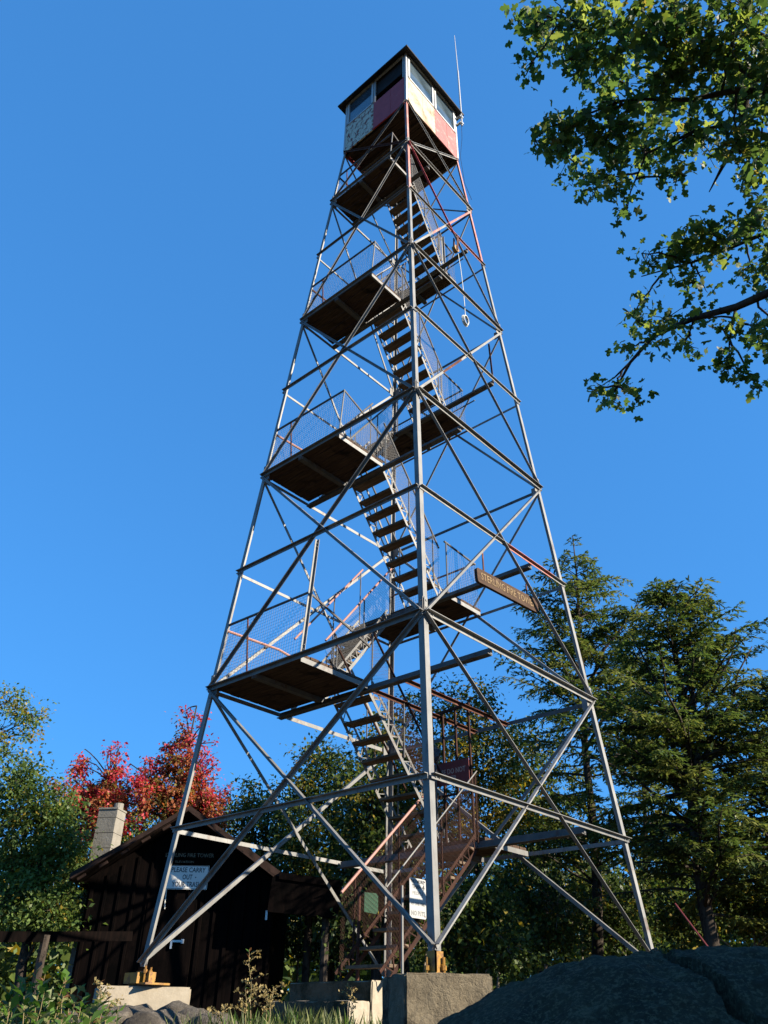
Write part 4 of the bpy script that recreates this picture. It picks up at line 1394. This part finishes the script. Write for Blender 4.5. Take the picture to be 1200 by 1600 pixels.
REDM = ('red1', 'red2', 'red3')
broadleaf('red_maple_tree', xy((-10.165, 3.541, 0.89), -1.1), [[-10.73, 3.251, 6.957, 0.072, 0.068], [-10.69, 3.311, 6.694, 0.123, 0.117], [-10.72, 3.266, 6.422, 0.173, 0.164], [-10.702, 3.292, 6.163, 0.223, 0.211], [-10.705, 3.287, 5.902, 0.272, 0.257], [-10.748, 3.225, 5.64, 0.32, 0.302], [-10.718, 3.269, 5.392, 0.368, 0.348], [-10.722, 3.263, 5.141, 0.415, 0.392], [-9.881, 3.226, 6.363, 0.07, 0.066], [-9.89, 3.213, 6.075, 0.117, 0.11], [-9.97, 3.098, 5.781, 0.163, 0.154], [-10.0, 3.056, 5.499, 0.208, 0.197], [-10.052, 2.979, 5.218, 0.253, 0.239], [-10.031, 3.823, 6.044, 0.053, 0.05], [-10.074, 3.764, 5.831, 0.105, 0.1], [-10.189, 3.605, 5.611, 0.157, 0.148], [-10.262, 3.501, 5.398, 0.208, 0.196], [-10.338, 3.393, 5.188, 0.258, 0.244], [-9.653, 3.771, 5.404, 0.052, 0.049], [-9.751, 3.639, 5.211, 0.119, 0.113], [-9.908, 3.423, 5.014, 0.186, 0.176], [-10.016, 3.271, 4.824, 0.252, 0.239], [-9.47, 4.266, 4.801, 0.051, 0.048], [-9.656, 4.025, 4.673, 0.119, 0.112], [-9.813, 3.816, 4.548, 0.186, 0.176], [-9.962, 3.613, 4.423, 0.252, 0.238], [-9.738, 3.923, 5.061, 0.051, 0.049], [-9.827, 3.804, 4.928, 0.114, 0.107], [-9.991, 3.579, 4.788, 0.175, 0.166], [-10.107, 3.416, 4.654, 0.236, 0.223], [-10.86, 2.918, 5.992, 0.07, 0.066], [-10.862, 2.916, 5.719, 0.139, 0.132], [-10.85, 2.933, 5.453, 0.208, 0.196], [-10.831, 2.963, 5.191, 0.275, 0.26], [-10.78, 3.04, 4.937, 0.342, 0.323], [-10.999, 2.382, 5.206, 0.085, 0.08], [-10.909, 2.526, 4.959, 0.169, 0.16], [-10.883, 2.567, 4.704, 0.252, 0.238], [-10.811, 2.681, 4.459, 0.334, 0.316], [-10.623, 1.939, 4.768, 0.066, 0.062], [-10.546, 2.065, 4.541, 0.142, 0.134], [-10.452, 2.215, 4.317, 0.217, 0.205], [-10.412, 2.279, 4.088, 0.291, 0.275], [-10.089, 3.35, 4.802, 0.372, 0.351], [-10.15, 3.262, 4.576, 0.436, 0.412], [-10.243, 3.128, 4.349, 0.499, 0.472], [-10.319, 3.016, 4.127, 0.562, 0.531], [-9.655, 4.073, 4.463, 0.169, 0.16], [-9.784, 3.903, 4.331, 0.247, 0.233], [-9.901, 3.745, 4.201, 0.324, 0.306], [-10.007, 3.599, 4.073, 0.4, 0.378], [-10.65, 2.881, 4.472, 0.302, 0.285], [-10.694, 2.814, 4.321, 0.356, 0.336], [-10.792, 2.661, 4.163, 0.409, 0.386], [-10.899, 2.492, 4.006, 0.461, 0.436], [-10.583, 3.581, 4.346, 0.681, 0.644], [-10.61, 3.543, 4.179, 0.701, 0.662], [-10.577, 3.589, 4.021, 0.72, 0.681], [-10.596, 3.562, 3.858, 0.74, 0.699], [-9.613, 3.781, 4.05, 0.431, 0.407], [-9.657, 3.722, 3.898, 0.451, 0.426], [-9.673, 3.699, 3.75, 0.47, 0.445], [-9.69, 3.676, 3.604, 0.49, 0.463], [-11.092, 2.04, 5.283, 0.068, 0.064], [-11.024, 2.152, 5.045, 0.109, 0.103], [-11.032, 2.138, 4.796, 0.15, 0.142], [-10.965, 2.249, 4.563, 0.191, 0.181], [-10.932, 2.303, 4.326, 0.231, 0.219], [-10.952, 2.534, 5.537, 0.069, 0.065], [-10.893, 2.628, 5.235, 0.125, 0.118], [-10.844, 2.705, 4.935, 0.181, 0.171], [-10.819, 2.743, 4.635, 0.236, 0.223], [-9.266, 3.924, 4.409, 0.05, 0.047], [-9.392, 3.759, 4.333, 0.099, 0.094], [-9.496, 3.621, 4.259, 0.149, 0.14], [-9.617, 3.457, 4.184, 0.197, 0.187]],
          'tall autumn maple with red upper twigs behind the cabin roof', 'tree', 'red maples behind the cabin', REDM, (2.4, 5, 2.8), 18500, .078, .09, .095, outer=0)
broadleaf('red_maple_tree', xy((-11.491, 2.434, 0.877), -1.1), [[-11.338, 1.806, 5.734, 0.068, 0.065], [-11.348, 1.789, 5.468, 0.123, 0.116], [-11.346, 1.793, 5.207, 0.177, 0.167], [-11.327, 1.826, 4.954, 0.23, 0.218], [-11.343, 1.798, 4.697, 0.283, 0.267], [-11.792, 1.752, 5.431, 0.069, 0.065], [-11.766, 1.799, 5.182, 0.119, 0.113], [-11.722, 1.875, 4.94, 0.169, 0.16], [-11.718, 1.882, 4.692, 0.219, 0.207], [-12.334, 1.362, 5.736, 0.052, 0.049], [-12.334, 1.362, 5.495, 0.086, 0.081], [-12.354, 1.325, 5.251, 0.12, 0.113], [-12.305, 1.417, 5.027, 0.153, 0.145], [-12.276, 1.036, 5.108, 0.067, 0.064], [-12.218, 1.149, 4.874, 0.134, 0.127], [-12.181, 1.22, 4.636, 0.2, 0.189], [-12.113, 1.349, 4.407, 0.266, 0.251], [-11.889, 0.794, 4.538, 0.065, 0.062], [-11.842, 0.886, 4.39, 0.108, 0.102], [-11.796, 0.975, 4.242, 0.151, 0.143], [-11.755, 1.053, 4.094, 0.194, 0.183], [-12.048, 0.406, 4.518, 0.048, 0.046], [-12.002, 0.502, 4.393, 0.086, 0.081], [-11.969, 0.567, 4.265, 0.123, 0.117], [-11.919, 0.668, 4.141, 0.161, 0.152], [-11.976, 1.644, 4.654, 0.235, 0.222], [-11.966, 1.661, 4.438, 0.312, 0.295], [-11.974, 1.647, 4.222, 0.388, 0.366], [-11.911, 1.76, 4.02, 0.464, 0.438], [-11.688, 2.206, 4.718, 0.17, 0.161], [-11.665, 2.245, 4.513, 0.248, 0.234], [-11.666, 2.243, 4.306, 0.325, 0.307], [-11.734, 2.128, 4.091, 0.401, 0.379], [-12.493, 1.592, 4.266, 0.337, 0.318], [-12.452, 1.669, 4.139, 0.392, 0.371], [-12.438, 1.695, 4.007, 0.447, 0.422], [-12.415, 1.739, 3.878, 0.501, 0.474], [-11.328, 1.758, 4.048, 0.489, 0.462], [-11.306, 1.797, 3.87, 0.52, 0.491], [-11.33, 1.755, 3.686, 0.549, 0.519], [-11.319, 1.774, 3.509, 0.579, 0.547]],
          'smaller autumn maple with crimson tips left of the chimney', 'tree', 'red maples behind the cabin', REDM, (4.2, 3.2, 2.4), 11500, .078, .07, .09, outer=0)
GRM = ('oak1', 'oak2', 'oak3')
broadleaf('green_maple_tree', xy((-13.148, 4.492, 1.067), -1.1), [[-13.32, 3.659, 4.055, 0.945, 0.649], [-13.804, 2.372, 3.914, 0.884, 0.817], [-12.579, 4.679, 3.948, 0.916, 0.577], [-14.093, 3.364, 3.419, 0.995, 0.76], [-13.375, 4.143, 3.449, 0.909, 0.573], [-12.198, 5.94, 4.272, 0.681, 0.596]],
          'olive green tree below the red crowns behind the chimney', 'tree', None, ('cedar', 'oak2', 'oak1'), (5, 3, 2), 9000, .10, .1, .22)
broadleaf('ash_tree', xy((-15.007, 1.116, 0.938), -1.1), [[-15.34, 0.2, 7.17, 0.749, 0.472], [-14.843, 0.82, 6.841, 0.523, 0.392], [-15.368, 0.242, 6.391, 0.92, 0.541], [-15.54, 1.167, 6.556, 0.457, 0.32], [-14.922, 0.418, 5.654, 0.809, 0.415], [-15.96, -0.47, 5.97, 1.088, 1.142]],
          'airy pale green tree at the left edge above the dark greenery', 'tree', None, ('cedar', 'oak2', 'oak1'), (5, 2.4, 1), 4300, .09, .12, .17)
broadleaf('cedar_tree', xy((-8.672, -0.713, 0.573), -1.0), [[-8.819, -1.699, 3.5, 0.553, 0.387], [-8.445, -1.079, 3.05, 0.472, 0.496], [-8.856, -1.572, 2.861, 0.713, 0.572], [-8.196, -0.858, 2.462, 0.54, 0.54], [-9.382, -0.965, 2.15, 0.818, 0.665], [-8.435, -0.61, 1.746, 0.562, 0.59], [-8.582, -1.406, 1.279, 0.733, 0.565], [-8.009, -0.743, 1.059, 0.561, 0.512]],
          'thick green tree filling the left edge behind the rail fence', 'tree', None, ('cedar', 'oak2', 'oak1'), (8, .8, 5), 18000, .08, .13, .19)

# bushes along the wood's edge
bush_spots = [
    (560, 1440, 20, [(540,1410,45,45),(585,1440,50,50),(560,1480,60,35)], 'dark bush under the porch end beside the stair foot', 3600),
    (470, 1470, 21, [(470,1430,45,40),(440,1460,50,36),(500,1475,50,30)], 'low bush seen beneath the porch roof', 2600),
    (735, 1450, 17, [(720,1400,36,40),(760,1430,46,46),(735,1470,56,36),(790,1480,46,30)], 'leafy bush just behind the cracked concrete block', 5200),
    (845, 1450, 19, [(820,1400,44,44),(870,1420,50,46),(840,1465,60,36)], 'bright green bush between the right-hand tower diagonals', 4600),
    (965, 1450, 21, [(940,1400,46,46),(1000,1420,52,46),(965,1465,60,34)], 'shadowed bush at the base of the right tower leg', 4600),
    (1160, 1450, 19, [(1060,1440,46,34),(1130,1400,50,44),(1180,1430,60,46),(1240,1420,60,60)], 'sunlit bush above the boulder at the right edge', 5400),
    (660, 1440, 23, [(640,1400,50,50),(690,1430,50,50),(660,1470,60,40)], 'bush glimpsed through the lower stair mesh', 4000),
    (770, 1380, 26, [(740,1350,50,50),(800,1370,60,50),(770,1420,70,50)], 'distant bush between the nearest leg and the stair screen', 4000),
    (905, 1370, 28, [(870,1350,60,60),(940,1370,60,60),(905,1430,80,60)], 'far bush behind the hemlock trunk', 4600),
]
BUSH = [[-5.887, 5.405, [[-5.752, 4.807, 1.666, 0.642, 0.674], [-5.401, 5.387, 1.31, 0.713, 0.748], [-5.82, 5.333, 0.824, 0.852, 0.522]]], [-7.521, 5.189, [[-7.641, 5.24, 1.563, 0.689, 0.643], [-8.266, 5.233, 1.187, 0.771, 0.583], [-7.548, 5.837, 0.991, 0.766, 0.482]]], [-2.206, 4.557, [[-2.138, 4.224, 1.468, 0.441, 0.514], [-2.011, 4.859, 1.185, 0.57, 0.598], [-2.498, 4.97, 0.778, 0.699, 0.472], [-1.4, 4.535, 0.598, 0.538, 0.368]]], [-2.16, 6.989, [[-2.595, 7.219, 1.799, 0.622, 0.653], [-1.749, 7.089, 1.479, 0.677, 0.654], [-2.379, 7.251, 0.981, 0.821, 0.517]]], [-1.704, 9.53, [[-1.792, 9.247, 1.941, 0.683, 0.718], [-1.217, 9.935, 1.698, 0.772, 0.717], [-1.683, 9.551, 1.104, 0.876, 0.521]]], [1.386, 8.683, [[0.534, 7.842, 1.167, 0.586, 0.455], [1.128, 8.921, 1.691, 0.663, 0.612], [1.604, 9.168, 1.327, 0.78, 0.628], [2.421, 8.997, 1.375, 0.754, 0.792]]], [-6.695, 8.674, [[-6.856, 8.369, 2.23, 0.842, 0.884], [-6.621, 9.418, 1.852, 0.855, 0.898], [-6.599, 8.559, 1.193, 0.981, 0.687]]], [-6.956, 12.219, [[-7.576, 12.342, 3.573, 0.989, 1.039], [-6.327, 12.521, 3.122, 1.146, 1.003], [-6.817, 12.13, 2.261, 1.312, 0.984]]], [-5.86, 15.248, [[-6.14, 14.899, 3.753, 1.231, 1.292], [-4.797, 15.218, 3.296, 1.192, 1.251], [-5.638, 15.066, 2.268, 1.577, 1.242]]]]
for (bx, by, bl), sp in zip(BUSH, bush_spots):
    broadleaf('bush', (bx, by, -1.1), bl, sp[4], 'bush', 'bushes along the edge of the wood', OAKM, (5, .9, 4.5), int(sp[5] * 1.25), .09, .05, .22, bark='pale_bark')

# far wood beyond everything: one mass
def far_wood():
    pos, mi = [], []
    for k in range(900):
        a = R(rng.uniform(72, 200)); r = rng.uniform(33, 60)
        cx, cy = 7.76 + r * math.cos(a), -9.2 + r * math.sin(a)
        g = gz(cx, cy)
        H = rng.uniform(4.5, 8.5) * (r / 46) ** .5
        n = 130
        p = np.stack([cx + rng.normal(size=n) * 1.7, cy + rng.normal(size=n) * 1.7, g + H * rng.random(n) ** .8], 1)
        pos.append(p); mi.append(np.full(n, rng.choice(3, p=[.5, .15, .35])))
    pos = np.concatenate(pos); n = len(pos)
    vs = leaves(pos, .42, rng.normal(size=(n, 3)), unit(rng.normal(size=(n, 3)) * .5 + np.array([0, 0, 1])), .7, .3)
    structure(raw_mesh('far_wood', vs, quads(n), [L[q] for q in GRM], mi=np.concatenate(mi)), 'stuff')
far_wood()

# ------------------------------------------------------------------ overhanging maple at the right
def overhang():
    base = V(9.7, -3.0, gz(9.7, -3.0) - .1)
    t = thing('maple_tree', base, 'big maple with dark boughs and lobed leaves hanging into the top right corner', 'tree')
    top = V(9.9, -3.1, 10.5)
    tp = bend(base, top, 0, 8, .012)
    segs = [(tp, .24, .06)]
    limbs = [[[7.219, -4.373, 3.958], [6.992, -4.41, 3.94], [6.687, -4.395, 4.049], [6.381, -4.471, 4.007], [6.158, -4.489, 3.843], [5.969, -4.45, 3.668]], [[7.745, -5.224, 4.875], [7.584, -5.391, 4.871], [7.315, -5.476, 4.95], [7.057, -5.692, 4.97], [6.829, -5.893, 4.925]], [[7.628, -4.72, 5.106], [7.397, -4.952, 5.204], [7.216, -5.083, 5.16], [7.013, -5.125, 5.079]], [[7.61, -5.065, 5.208], [7.476, -4.884, 5.067], [7.27, -4.786, 4.98], [7.114, -4.669, 4.948]], [[7.716, -5.25, 5.081], [7.575, -5.5, 5.241], [7.418, -5.755, 5.436], [7.194, -5.858, 5.417], [6.93, -6.132, 5.403], [6.779, -6.316, 5.503], [6.687, -6.411, 5.593]], [[7.36, -4.315, 4.599], [7.02, -4.318, 4.648], [6.804, -4.5, 4.513], [6.454, -4.675, 4.462]], [[7.884, -5.235, 5.415], [7.705, -5.477, 5.65], [7.548, -5.896, 5.649]], [[6.951, -4.147, 4.189], [6.824, -4.084, 3.968], [6.723, -3.965, 3.772]], [[6.982, -5.425, 5.417], [6.756, -5.422, 5.368], [6.477, -5.548, 5.293], [6.203, -5.538, 5.507]], [[7.211, -5.046, 5.211], [6.847, -5.112, 5.215], [6.658, -5.124, 4.884], [6.496, -4.841, 5.002]], [[6.685, -4.383, 4.06], [6.532, -4.266, 3.951]], [[6.048, -4.164, 4.148], [5.88, -4.149, 4.084], [5.619, -4.049, 4.143]]]
    rads = [.056, .050, .042, .034, .045, .036, .04, .014, .014, .014, .01, .012]
    roots = {}
    for k, lp in enumerate(limbs):
        pts = [V(*p) for p in lp]
        if k in (0, 1, 2, 4, 5, 6):                       # carry the bough on to the trunk, out of frame
            h = pts[0].z - .25 * (V(pts[0].x, pts[0].y, 0) - V(base.x, base.y, 0)).length
            q = min(tp[1:], key=lambda v: abs(v.z - h))
            pre = bend(q, pts[0], .03, 4, .03)[:-1]
            pts = pre + pts
        segs.append((pts, rads[k], rads[k] * .12))
    cl = [[6.614, -6.273, 5.711, 0.183, 0.231, 19.2], [6.517, -6.3, 5.178, 0.083, 0.12, 4.926], [6.891, -6.24, 5.422, 0.238, 0.183, 21.895], [6.824, -6.26, 5.039, 0.177, 0.124, 11.789], [7.106, -6.184, 5.078, 0.24, 0.218, 28.947], [7.385, -5.946, 5.071, 0.313, 0.261, 45.474], [7.729, -5.71, 4.97, 0.256, 0.299, 44.211], [6.889, -5.645, 5.636, 0.274, 0.179, 20.842], [7.269, -5.67, 4.997, 0.298, 0.217, 33.347], [7.58, -5.097, 5.333, 0.279, 0.25, 31.747], [6.419, -6.025, 4.791, 0.129, 0.157, 10.021], [6.58, -5.908, 4.819, 0.203, 0.185, 18.526], [6.773, -5.744, 4.758, 0.248, 0.23, 28.421], [6.887, -5.101, 5.404, 0.278, 0.258, 28.421], [7.188, -4.988, 5.221, 0.27, 0.2, 22.737], [7.481, -5.306, 4.478, 0.201, 0.157, 17.432], [6.322, -5.234, 5.385, 0.181, 0.128, 8.589], [6.647, -5.436, 4.727, 0.211, 0.125, 12.042], [6.609, -5.201, 4.593, 0.058, 0.088, 2.274], [6.958, -5.015, 4.921, 0.168, 0.109, 7.874], [7.461, -4.985, 4.462, 0.118, 0.136, 8.211], [7.353, -4.33, 4.909, 0.113, 0.123, 5.558], [6.601, -4.853, 4.44, 0.11, 0.14, 6.484], [6.754, -4.615, 4.539, 0.223, 0.193, 17.6], [7.029, -4.541, 4.521, 0.259, 0.199, 21.895], [7.324, -4.709, 4.313, 0.121, 0.187, 10.947], [6.794, -4.304, 4.483, 0.166, 0.083, 5.389], [7.129, -3.986, 4.585, 0.136, 0.115, 6.021], [6.317, -4.485, 4.347, 0.095, 0.168, 6.063], [6.55, -4.685, 3.876, 0.165, 0.145, 10.737], [6.635, -4.073, 4.323, 0.138, 0.117, 6.021], [6.5, -4.094, 4.102, 0.158, 0.095, 5.684], [6.817, -4.16, 3.984, 0.111, 0.111, 5.095], [7.001, -3.965, 4.048, 0.102, 0.173, 7.158], [6.787, -4.178, 3.647, 0.147, 0.127, 8.211], [6.892, -3.996, 3.515, 0.078, 0.078, 2.695], [6.146, -4.384, 4.077, 0.042, 0.074, 1.179], [5.9, -4.657, 3.595, 0.08, 0.09, 3.032], [5.873, -4.181, 3.863, 0.14, 0.119, 6.021], [6.099, -4.41, 3.579, 0.101, 0.061, 2.526], [7.91, -5.372, 4.828, 0.258, 0.516, 75.789], [7.708, -4.499, 4.97, 0.245, 0.392, 42.105], [7.433, -4.255, 4.31, 0.243, 0.388, 42.105], [7.189, -4.124, 3.629, 0.189, 0.284, 25.263]]
    P, D_ = [], []
    allp = [V(*p) for lp in limbs for p in lp]
    fine = []
    for lp in limbs:
        for a, b in zip(lp[:-1], lp[1:]):
            for q in range(6):
                fine.append(V(*a).lerp(V(*b), q / 6))
    for (x, y, z, rh, rv, dens) in cl:
        c = V(x, y, z)
        near = min(fine, key=lambda v: (v - c).length)
        near = sorted(fine, key=lambda v: (v - c).length)[random.randint(0, 5)]
        br = bend(near, c + (c - near).normalized() * .5 * max(rh, rv), .06, 6, .05)
        segs.append((br, .010, .004))
        nsp = max(3, int(dens * .95))
        for s in range(nsp):
            u = V(random.gauss(0, .50) * rh, random.gauss(0, .50) * rh, random.gauss(0, .54) * rv)
            if u.length > 1.2 * max(rh, rv):
                u *= .6
            tip = c + u
            st = min(br[1:], key=lambda v: (v - tip).length)
            tw = bend(st, tip, .05, 3, .08)
            segs.append((tw, .004, .002))
            for j in range(random.randint(6, 11)):
                q = random.uniform(.55, 1.08)
                p = st.lerp(tip, q) + V(random.gauss(0, 1), random.gauss(0, 1), random.gauss(0, .8)) * .06
                P.append(tuple(p))
                D_.append((random.gauss(0, .8) - .15, random.gauss(0, .8), random.gauss(-.45, .5)))
    # unseen low crown leaves added to shade the boulder, none higher to block sun
    for k in range(900):
        a = random.uniform(0, 2 * math.pi)
        rr = random.uniform(.3, 3.1)
        c = V(10.6 + rr * math.cos(a) * .95, -3.4 + rr * math.sin(a) * .7, random.uniform(1.0, 9.5))
        if c.z > 2.4 or c.x < 8.9:
            continue
        for j in range(9):
            P.append((c.x + random.gauss(0, .22), c.y + random.gauss(0, .22), c.z + random.gauss(0, .18)))
            D_.append((random.gauss(0, .8), random.gauss(0, .8), random.gauss(-.4, .5)))
    tubes_np(segs, 7).build('trunk', M['bark'], t, origin=base, smooth=True)
    P, D_ = np.array(P), np.array(D_)
    n = len(P)
    out = [(0, 0), (.10, .26), (.30, .22), (.46, .46), (.56, .30), (.70, .22), (.86, .16), (1.0, 0)]
    shape = np.array([[0, 0, 0], [.02, .20, .03], [.22, .17, .05], [.36, .46, .02], [.48, .40, .04], [.55, .20, .05], [.80, .24, .02], [1.0, 0, -.05],
                      [.80, -.24, .02], [.55, -.20, .05], [.48, -.40, .04], [.36, -.46, .02], [.22, -.17, .05], [.02, -.20, .03]])
    k = len(shape)
    d = unit(D_)
    ups = unit(rng.normal(size=(n, 3)) * .95 + np.array([0, 0, 1.0]))
    side = unit(np.cross(d, ups)); nn = np.cross(side, d)
    s = (.066 * (1 + .28 * rng.normal(size=n))).clip(.035, .10)[:, None, None]
    curl = rng.normal(size=(n, 1, 1)) * .9
    vs = P[:, None, :] + s * (shape[None, :, 0:1] * d[:, None] + shape[None, :, 1:2] * side[:, None] + (shape[None, :, 2:3] + curl * .16 * shape[None, :, 0:1] ** 2 - .5 * shape[None, :, 1:2] ** 2) * nn[:, None])
    ctr = P[:, None, :] + s * .38 * d[:, None]
    vs = np.concatenate([ctr, vs], 1).reshape(-1, 3)
    tri = np.array([[0, 1 + i, 1 + (i + 1) % k] for i in range(k)])
    f = (np.arange(n) * (k + 1))[:, None, None] + tri[None]
    mi = np.repeat(rng.choice(3, n, p=[.67, .31, .02]), k)
    raw_mesh('crown', vs, f.reshape(-1, 3), [L['map1'], L['map2'], L['map3']], t, base, mi)
overhang()

# unseen shrub added out of frame at right to keep the boulder in shade
broadleaf('shade_shrub', (9.3, -3.3, -1.5), [(9.2, -3.5, .4, .9, 1.0), (9.6, -2.8, .9, 1.0, .9), (9.1, -4.1, .6, .8, .9), (10.1, -3.4, 1.7, 1.0, .8), (9.0, -2.7, -.1, .8, .8), (9.9, -4.1, 1.3, .9, .8), (9.6, -3.3, 1.9, .9, .7)],
          'dense unseen shrub added to shade the boulder from the right', 'shrub', None, OAKM, (5, 1, 5), 15000, .12, .06, .20)

# ------------------------------------------------------------------ weeds and grass
def weed(name, base, h, n_stem, spread, leaf, mats, weights, label, group, width=.42, lean=.25, head=False, dens=26):
    base = V(base)
    t = thing(name, base, label, 'plant', group)
    segs, P, D_, K_ = [], [], [], []
    heads = []
    for s in range(n_stem):
        a = random.uniform(0, 6.28); rr = spread * math.sqrt(random.random())
        b = base + V(rr * math.cos(a), rr * math.sin(a), 0)
        hh = h * random.uniform(.55, 1.0)
        tip = b + V(random.gauss(0, lean) * hh, random.gauss(0, lean) * hh, hh)
        pts = bend(b, tip, .0, 5, .03)
        segs.append((pts, .005, .0018))
        n = int(hh * dens) + 4
        for j in range(n):
            q = .12 + .88 * (j + random.random()) / n
            i = min(4, int(q * 5)); p = pts[i].lerp(pts[i + 1], q * 5 - i)
            aa = j * 2.4 + s
            up = .35 if q < .8 else .8
            P.append(tuple(p)); D_.append((math.cos(aa), math.sin(aa), up + random.gauss(0, .25)))
            K_.append(random.choices(range(len(mats)), weights)[0])
        if head:
            for j in range(7):
                q = .50 + .5 * j / 7
                i = min(4, int(q * 5)); p = pts[i].lerp(pts[i + 1], q * 5 - i)
                aa = random.uniform(0, 6.28)
                L_ = .03 + .075 * (1 - abs(q - .7) / .5)
                e = p + V(math.cos(aa) * L_, math.sin(aa) * L_, L_ * .55)
                ee = e + V(math.cos(aa) * L_ * .5, math.sin(aa) * L_ * .5, -L_ * .1)
                segs.append(([p, e, ee], .002, .001))
                for z in range(14):
                    w = (z + random.random()) / 14
                    hp = (p.lerp(e, w * 2) if w < .5 else e.lerp(ee, w * 2 - 1))
                    heads.append(tuple(hp + V(random.gauss(0, .006), random.gauss(0, .006), random.gauss(0, .006))))
    tubes_np(segs, 4).build('stem', M['dry_stem'], t, origin=base)
    P = np.array(P); n = len(P)
    vs = leaves(P, leaf, np.array(D_), np.tile([0, 0, 1.0], (n, 1)) + rng.normal(size=(n, 3)) * .3, width, .35)
    mi = np.array(K_)
    if heads:
        hp = np.array(heads)
        vh = leaves(hp, .022, rng.normal(size=(len(hp), 3)) + np.array([0, 0, .6]), unit(rng.normal(size=(len(hp), 3))), .7, .3)
        vs = np.concatenate([vs, vh]); mi = np.concatenate([mi, np.full(len(hp), len(mats))]); n += len(hp)
        mats = tuple(mats) + ('flower',)
    raw_mesh('foliage', vs, quads(n), [L[q] for q in mats], t, base, mi)
    return t

WM = ('weed1', 'weed2', 'weed3')
wl = [[1.829, -6.316, -0.318], [1.62, -6.064, -0.341], [1.596, -5.896, -0.225], [2.173, -6.091, -0.408], [1.558, -5.557, -0.422], [2.49, -6.559, -0.494], [2.825, -6.565, -0.543], [1.271, -5.256, -0.495], [2.391, -6.113, -0.551], [1.764, -6.454, -0.341]]
labs = ['leafy weed with pale tips at the far left edge', 'weed with yellowing lower leaves second from the left edge', 'tallest upright stem of broad leaves in the left thicket', 'dense green weed in the middle of the left thicket',
        'weed with toothed leaves on the right side of the left thicket', 'low leafy weed in the bottom left corner', 'low weed with bright leaves along the bottom edge at left', 'thin weed leaning toward the stones below the pale pad',
        'short bushy weed nearest the camera in the left thicket', 'weed cut by the left edge of the picture']
for (x, y, z), lb in zip(wl, labs):
    g = gz(x, y)
    weed('leafy_weed', (x, y, g), z - g, 11, .21, .075, WM, (6, 3, .5), lb, 'weeds in the lower left corner', .46, .10, dens=30)
gl_ = [[1.378, -3.753, -0.024], [1.63, -3.768, -0.275], [1.641, -4.061, -0.357], [1.343, -2.483, -0.051], [0.52, -3.377, -0.402], [0.304, -4.539, -0.226], [0.416, -4.738, -0.187]]
glab = ['tall dry goldenrod with curling seed heads in front of the dark cabin', 'shorter goldenrod right of the tallest one', 'bent goldenrod left of the tallest one', 'feathery goldenrod rising in front of the stair foot',
        'brown goldenrod at the right corner of the pale pad', 'grassy stalk leaning beside the left end of the pale pad', 'thin pale stalk left of the pale pad']
for k, ((x, y, z), lb) in enumerate(zip(gl_, glab)):
    g = gz(x, y)
    weed('goldenrod', (x, y, g), z - g, 1 if k != 1 else 2, .03, .05, ('weed2', 'weed3', 'weed1'), (3, 2, 2), lb, 'goldenrod stalks in the foreground', .26, .06, head=True, dens=34)

def grass():
    P, D_, S_ = [], [], []
    def patch(cx, cy, r, n, h):
        for _ in range(n):
            a = random.uniform(0, 6.28); rr = r * math.sqrt(random.random())
            x, y = cx + rr * math.cos(a), cy + rr * math.sin(a)
            P.append((x, y, gz(x, y) - .01)); D_.append((random.gauss(0, .28), random.gauss(0, .28), 1)); S_.append(h * random.uniform(.5, 1.1))
    for (x, y) in [[0.257, -2.91], [0.666, -2.747], [0.413, -2.14], [0.709, -1.844], [0.767, -1.383], [1.329, -5.551], [1.555, -5.973], [1.775, -3.906], [-1.124, -0.422], [-0.755, -0.064], [-0.696, 0.659], [-1.825, -1.994], [0.466, 0.313], [0.432, 1.522], [1.019, 1.9]]:
        patch(x, y, .75, 120, .22)
    P, D_, S_ = np.array(P), np.array(D_), np.array(S_)
    n = len(P)
    d = unit(D_); s = S_[:, None]
    side = unit(np.cross(d, rng.normal(size=(n, 3)))) * .006
    bendv = unit(rng.normal(size=(n, 3)) * np.array([1, 1, .1])) * s * .22
    vs = np.stack([P - side, P + side, P + d * s * .55 + side * .8 + bendv * .3, P + d * s + bendv], 1).reshape(-1, 3)
    mi = rng.choice(3, n, p=[.6, .25, .15])
    structure(raw_mesh('grass', vs, quads(n), [L['grass'], L['weed2'], L['weed1']], mi=mi), 'stuff')
grass()
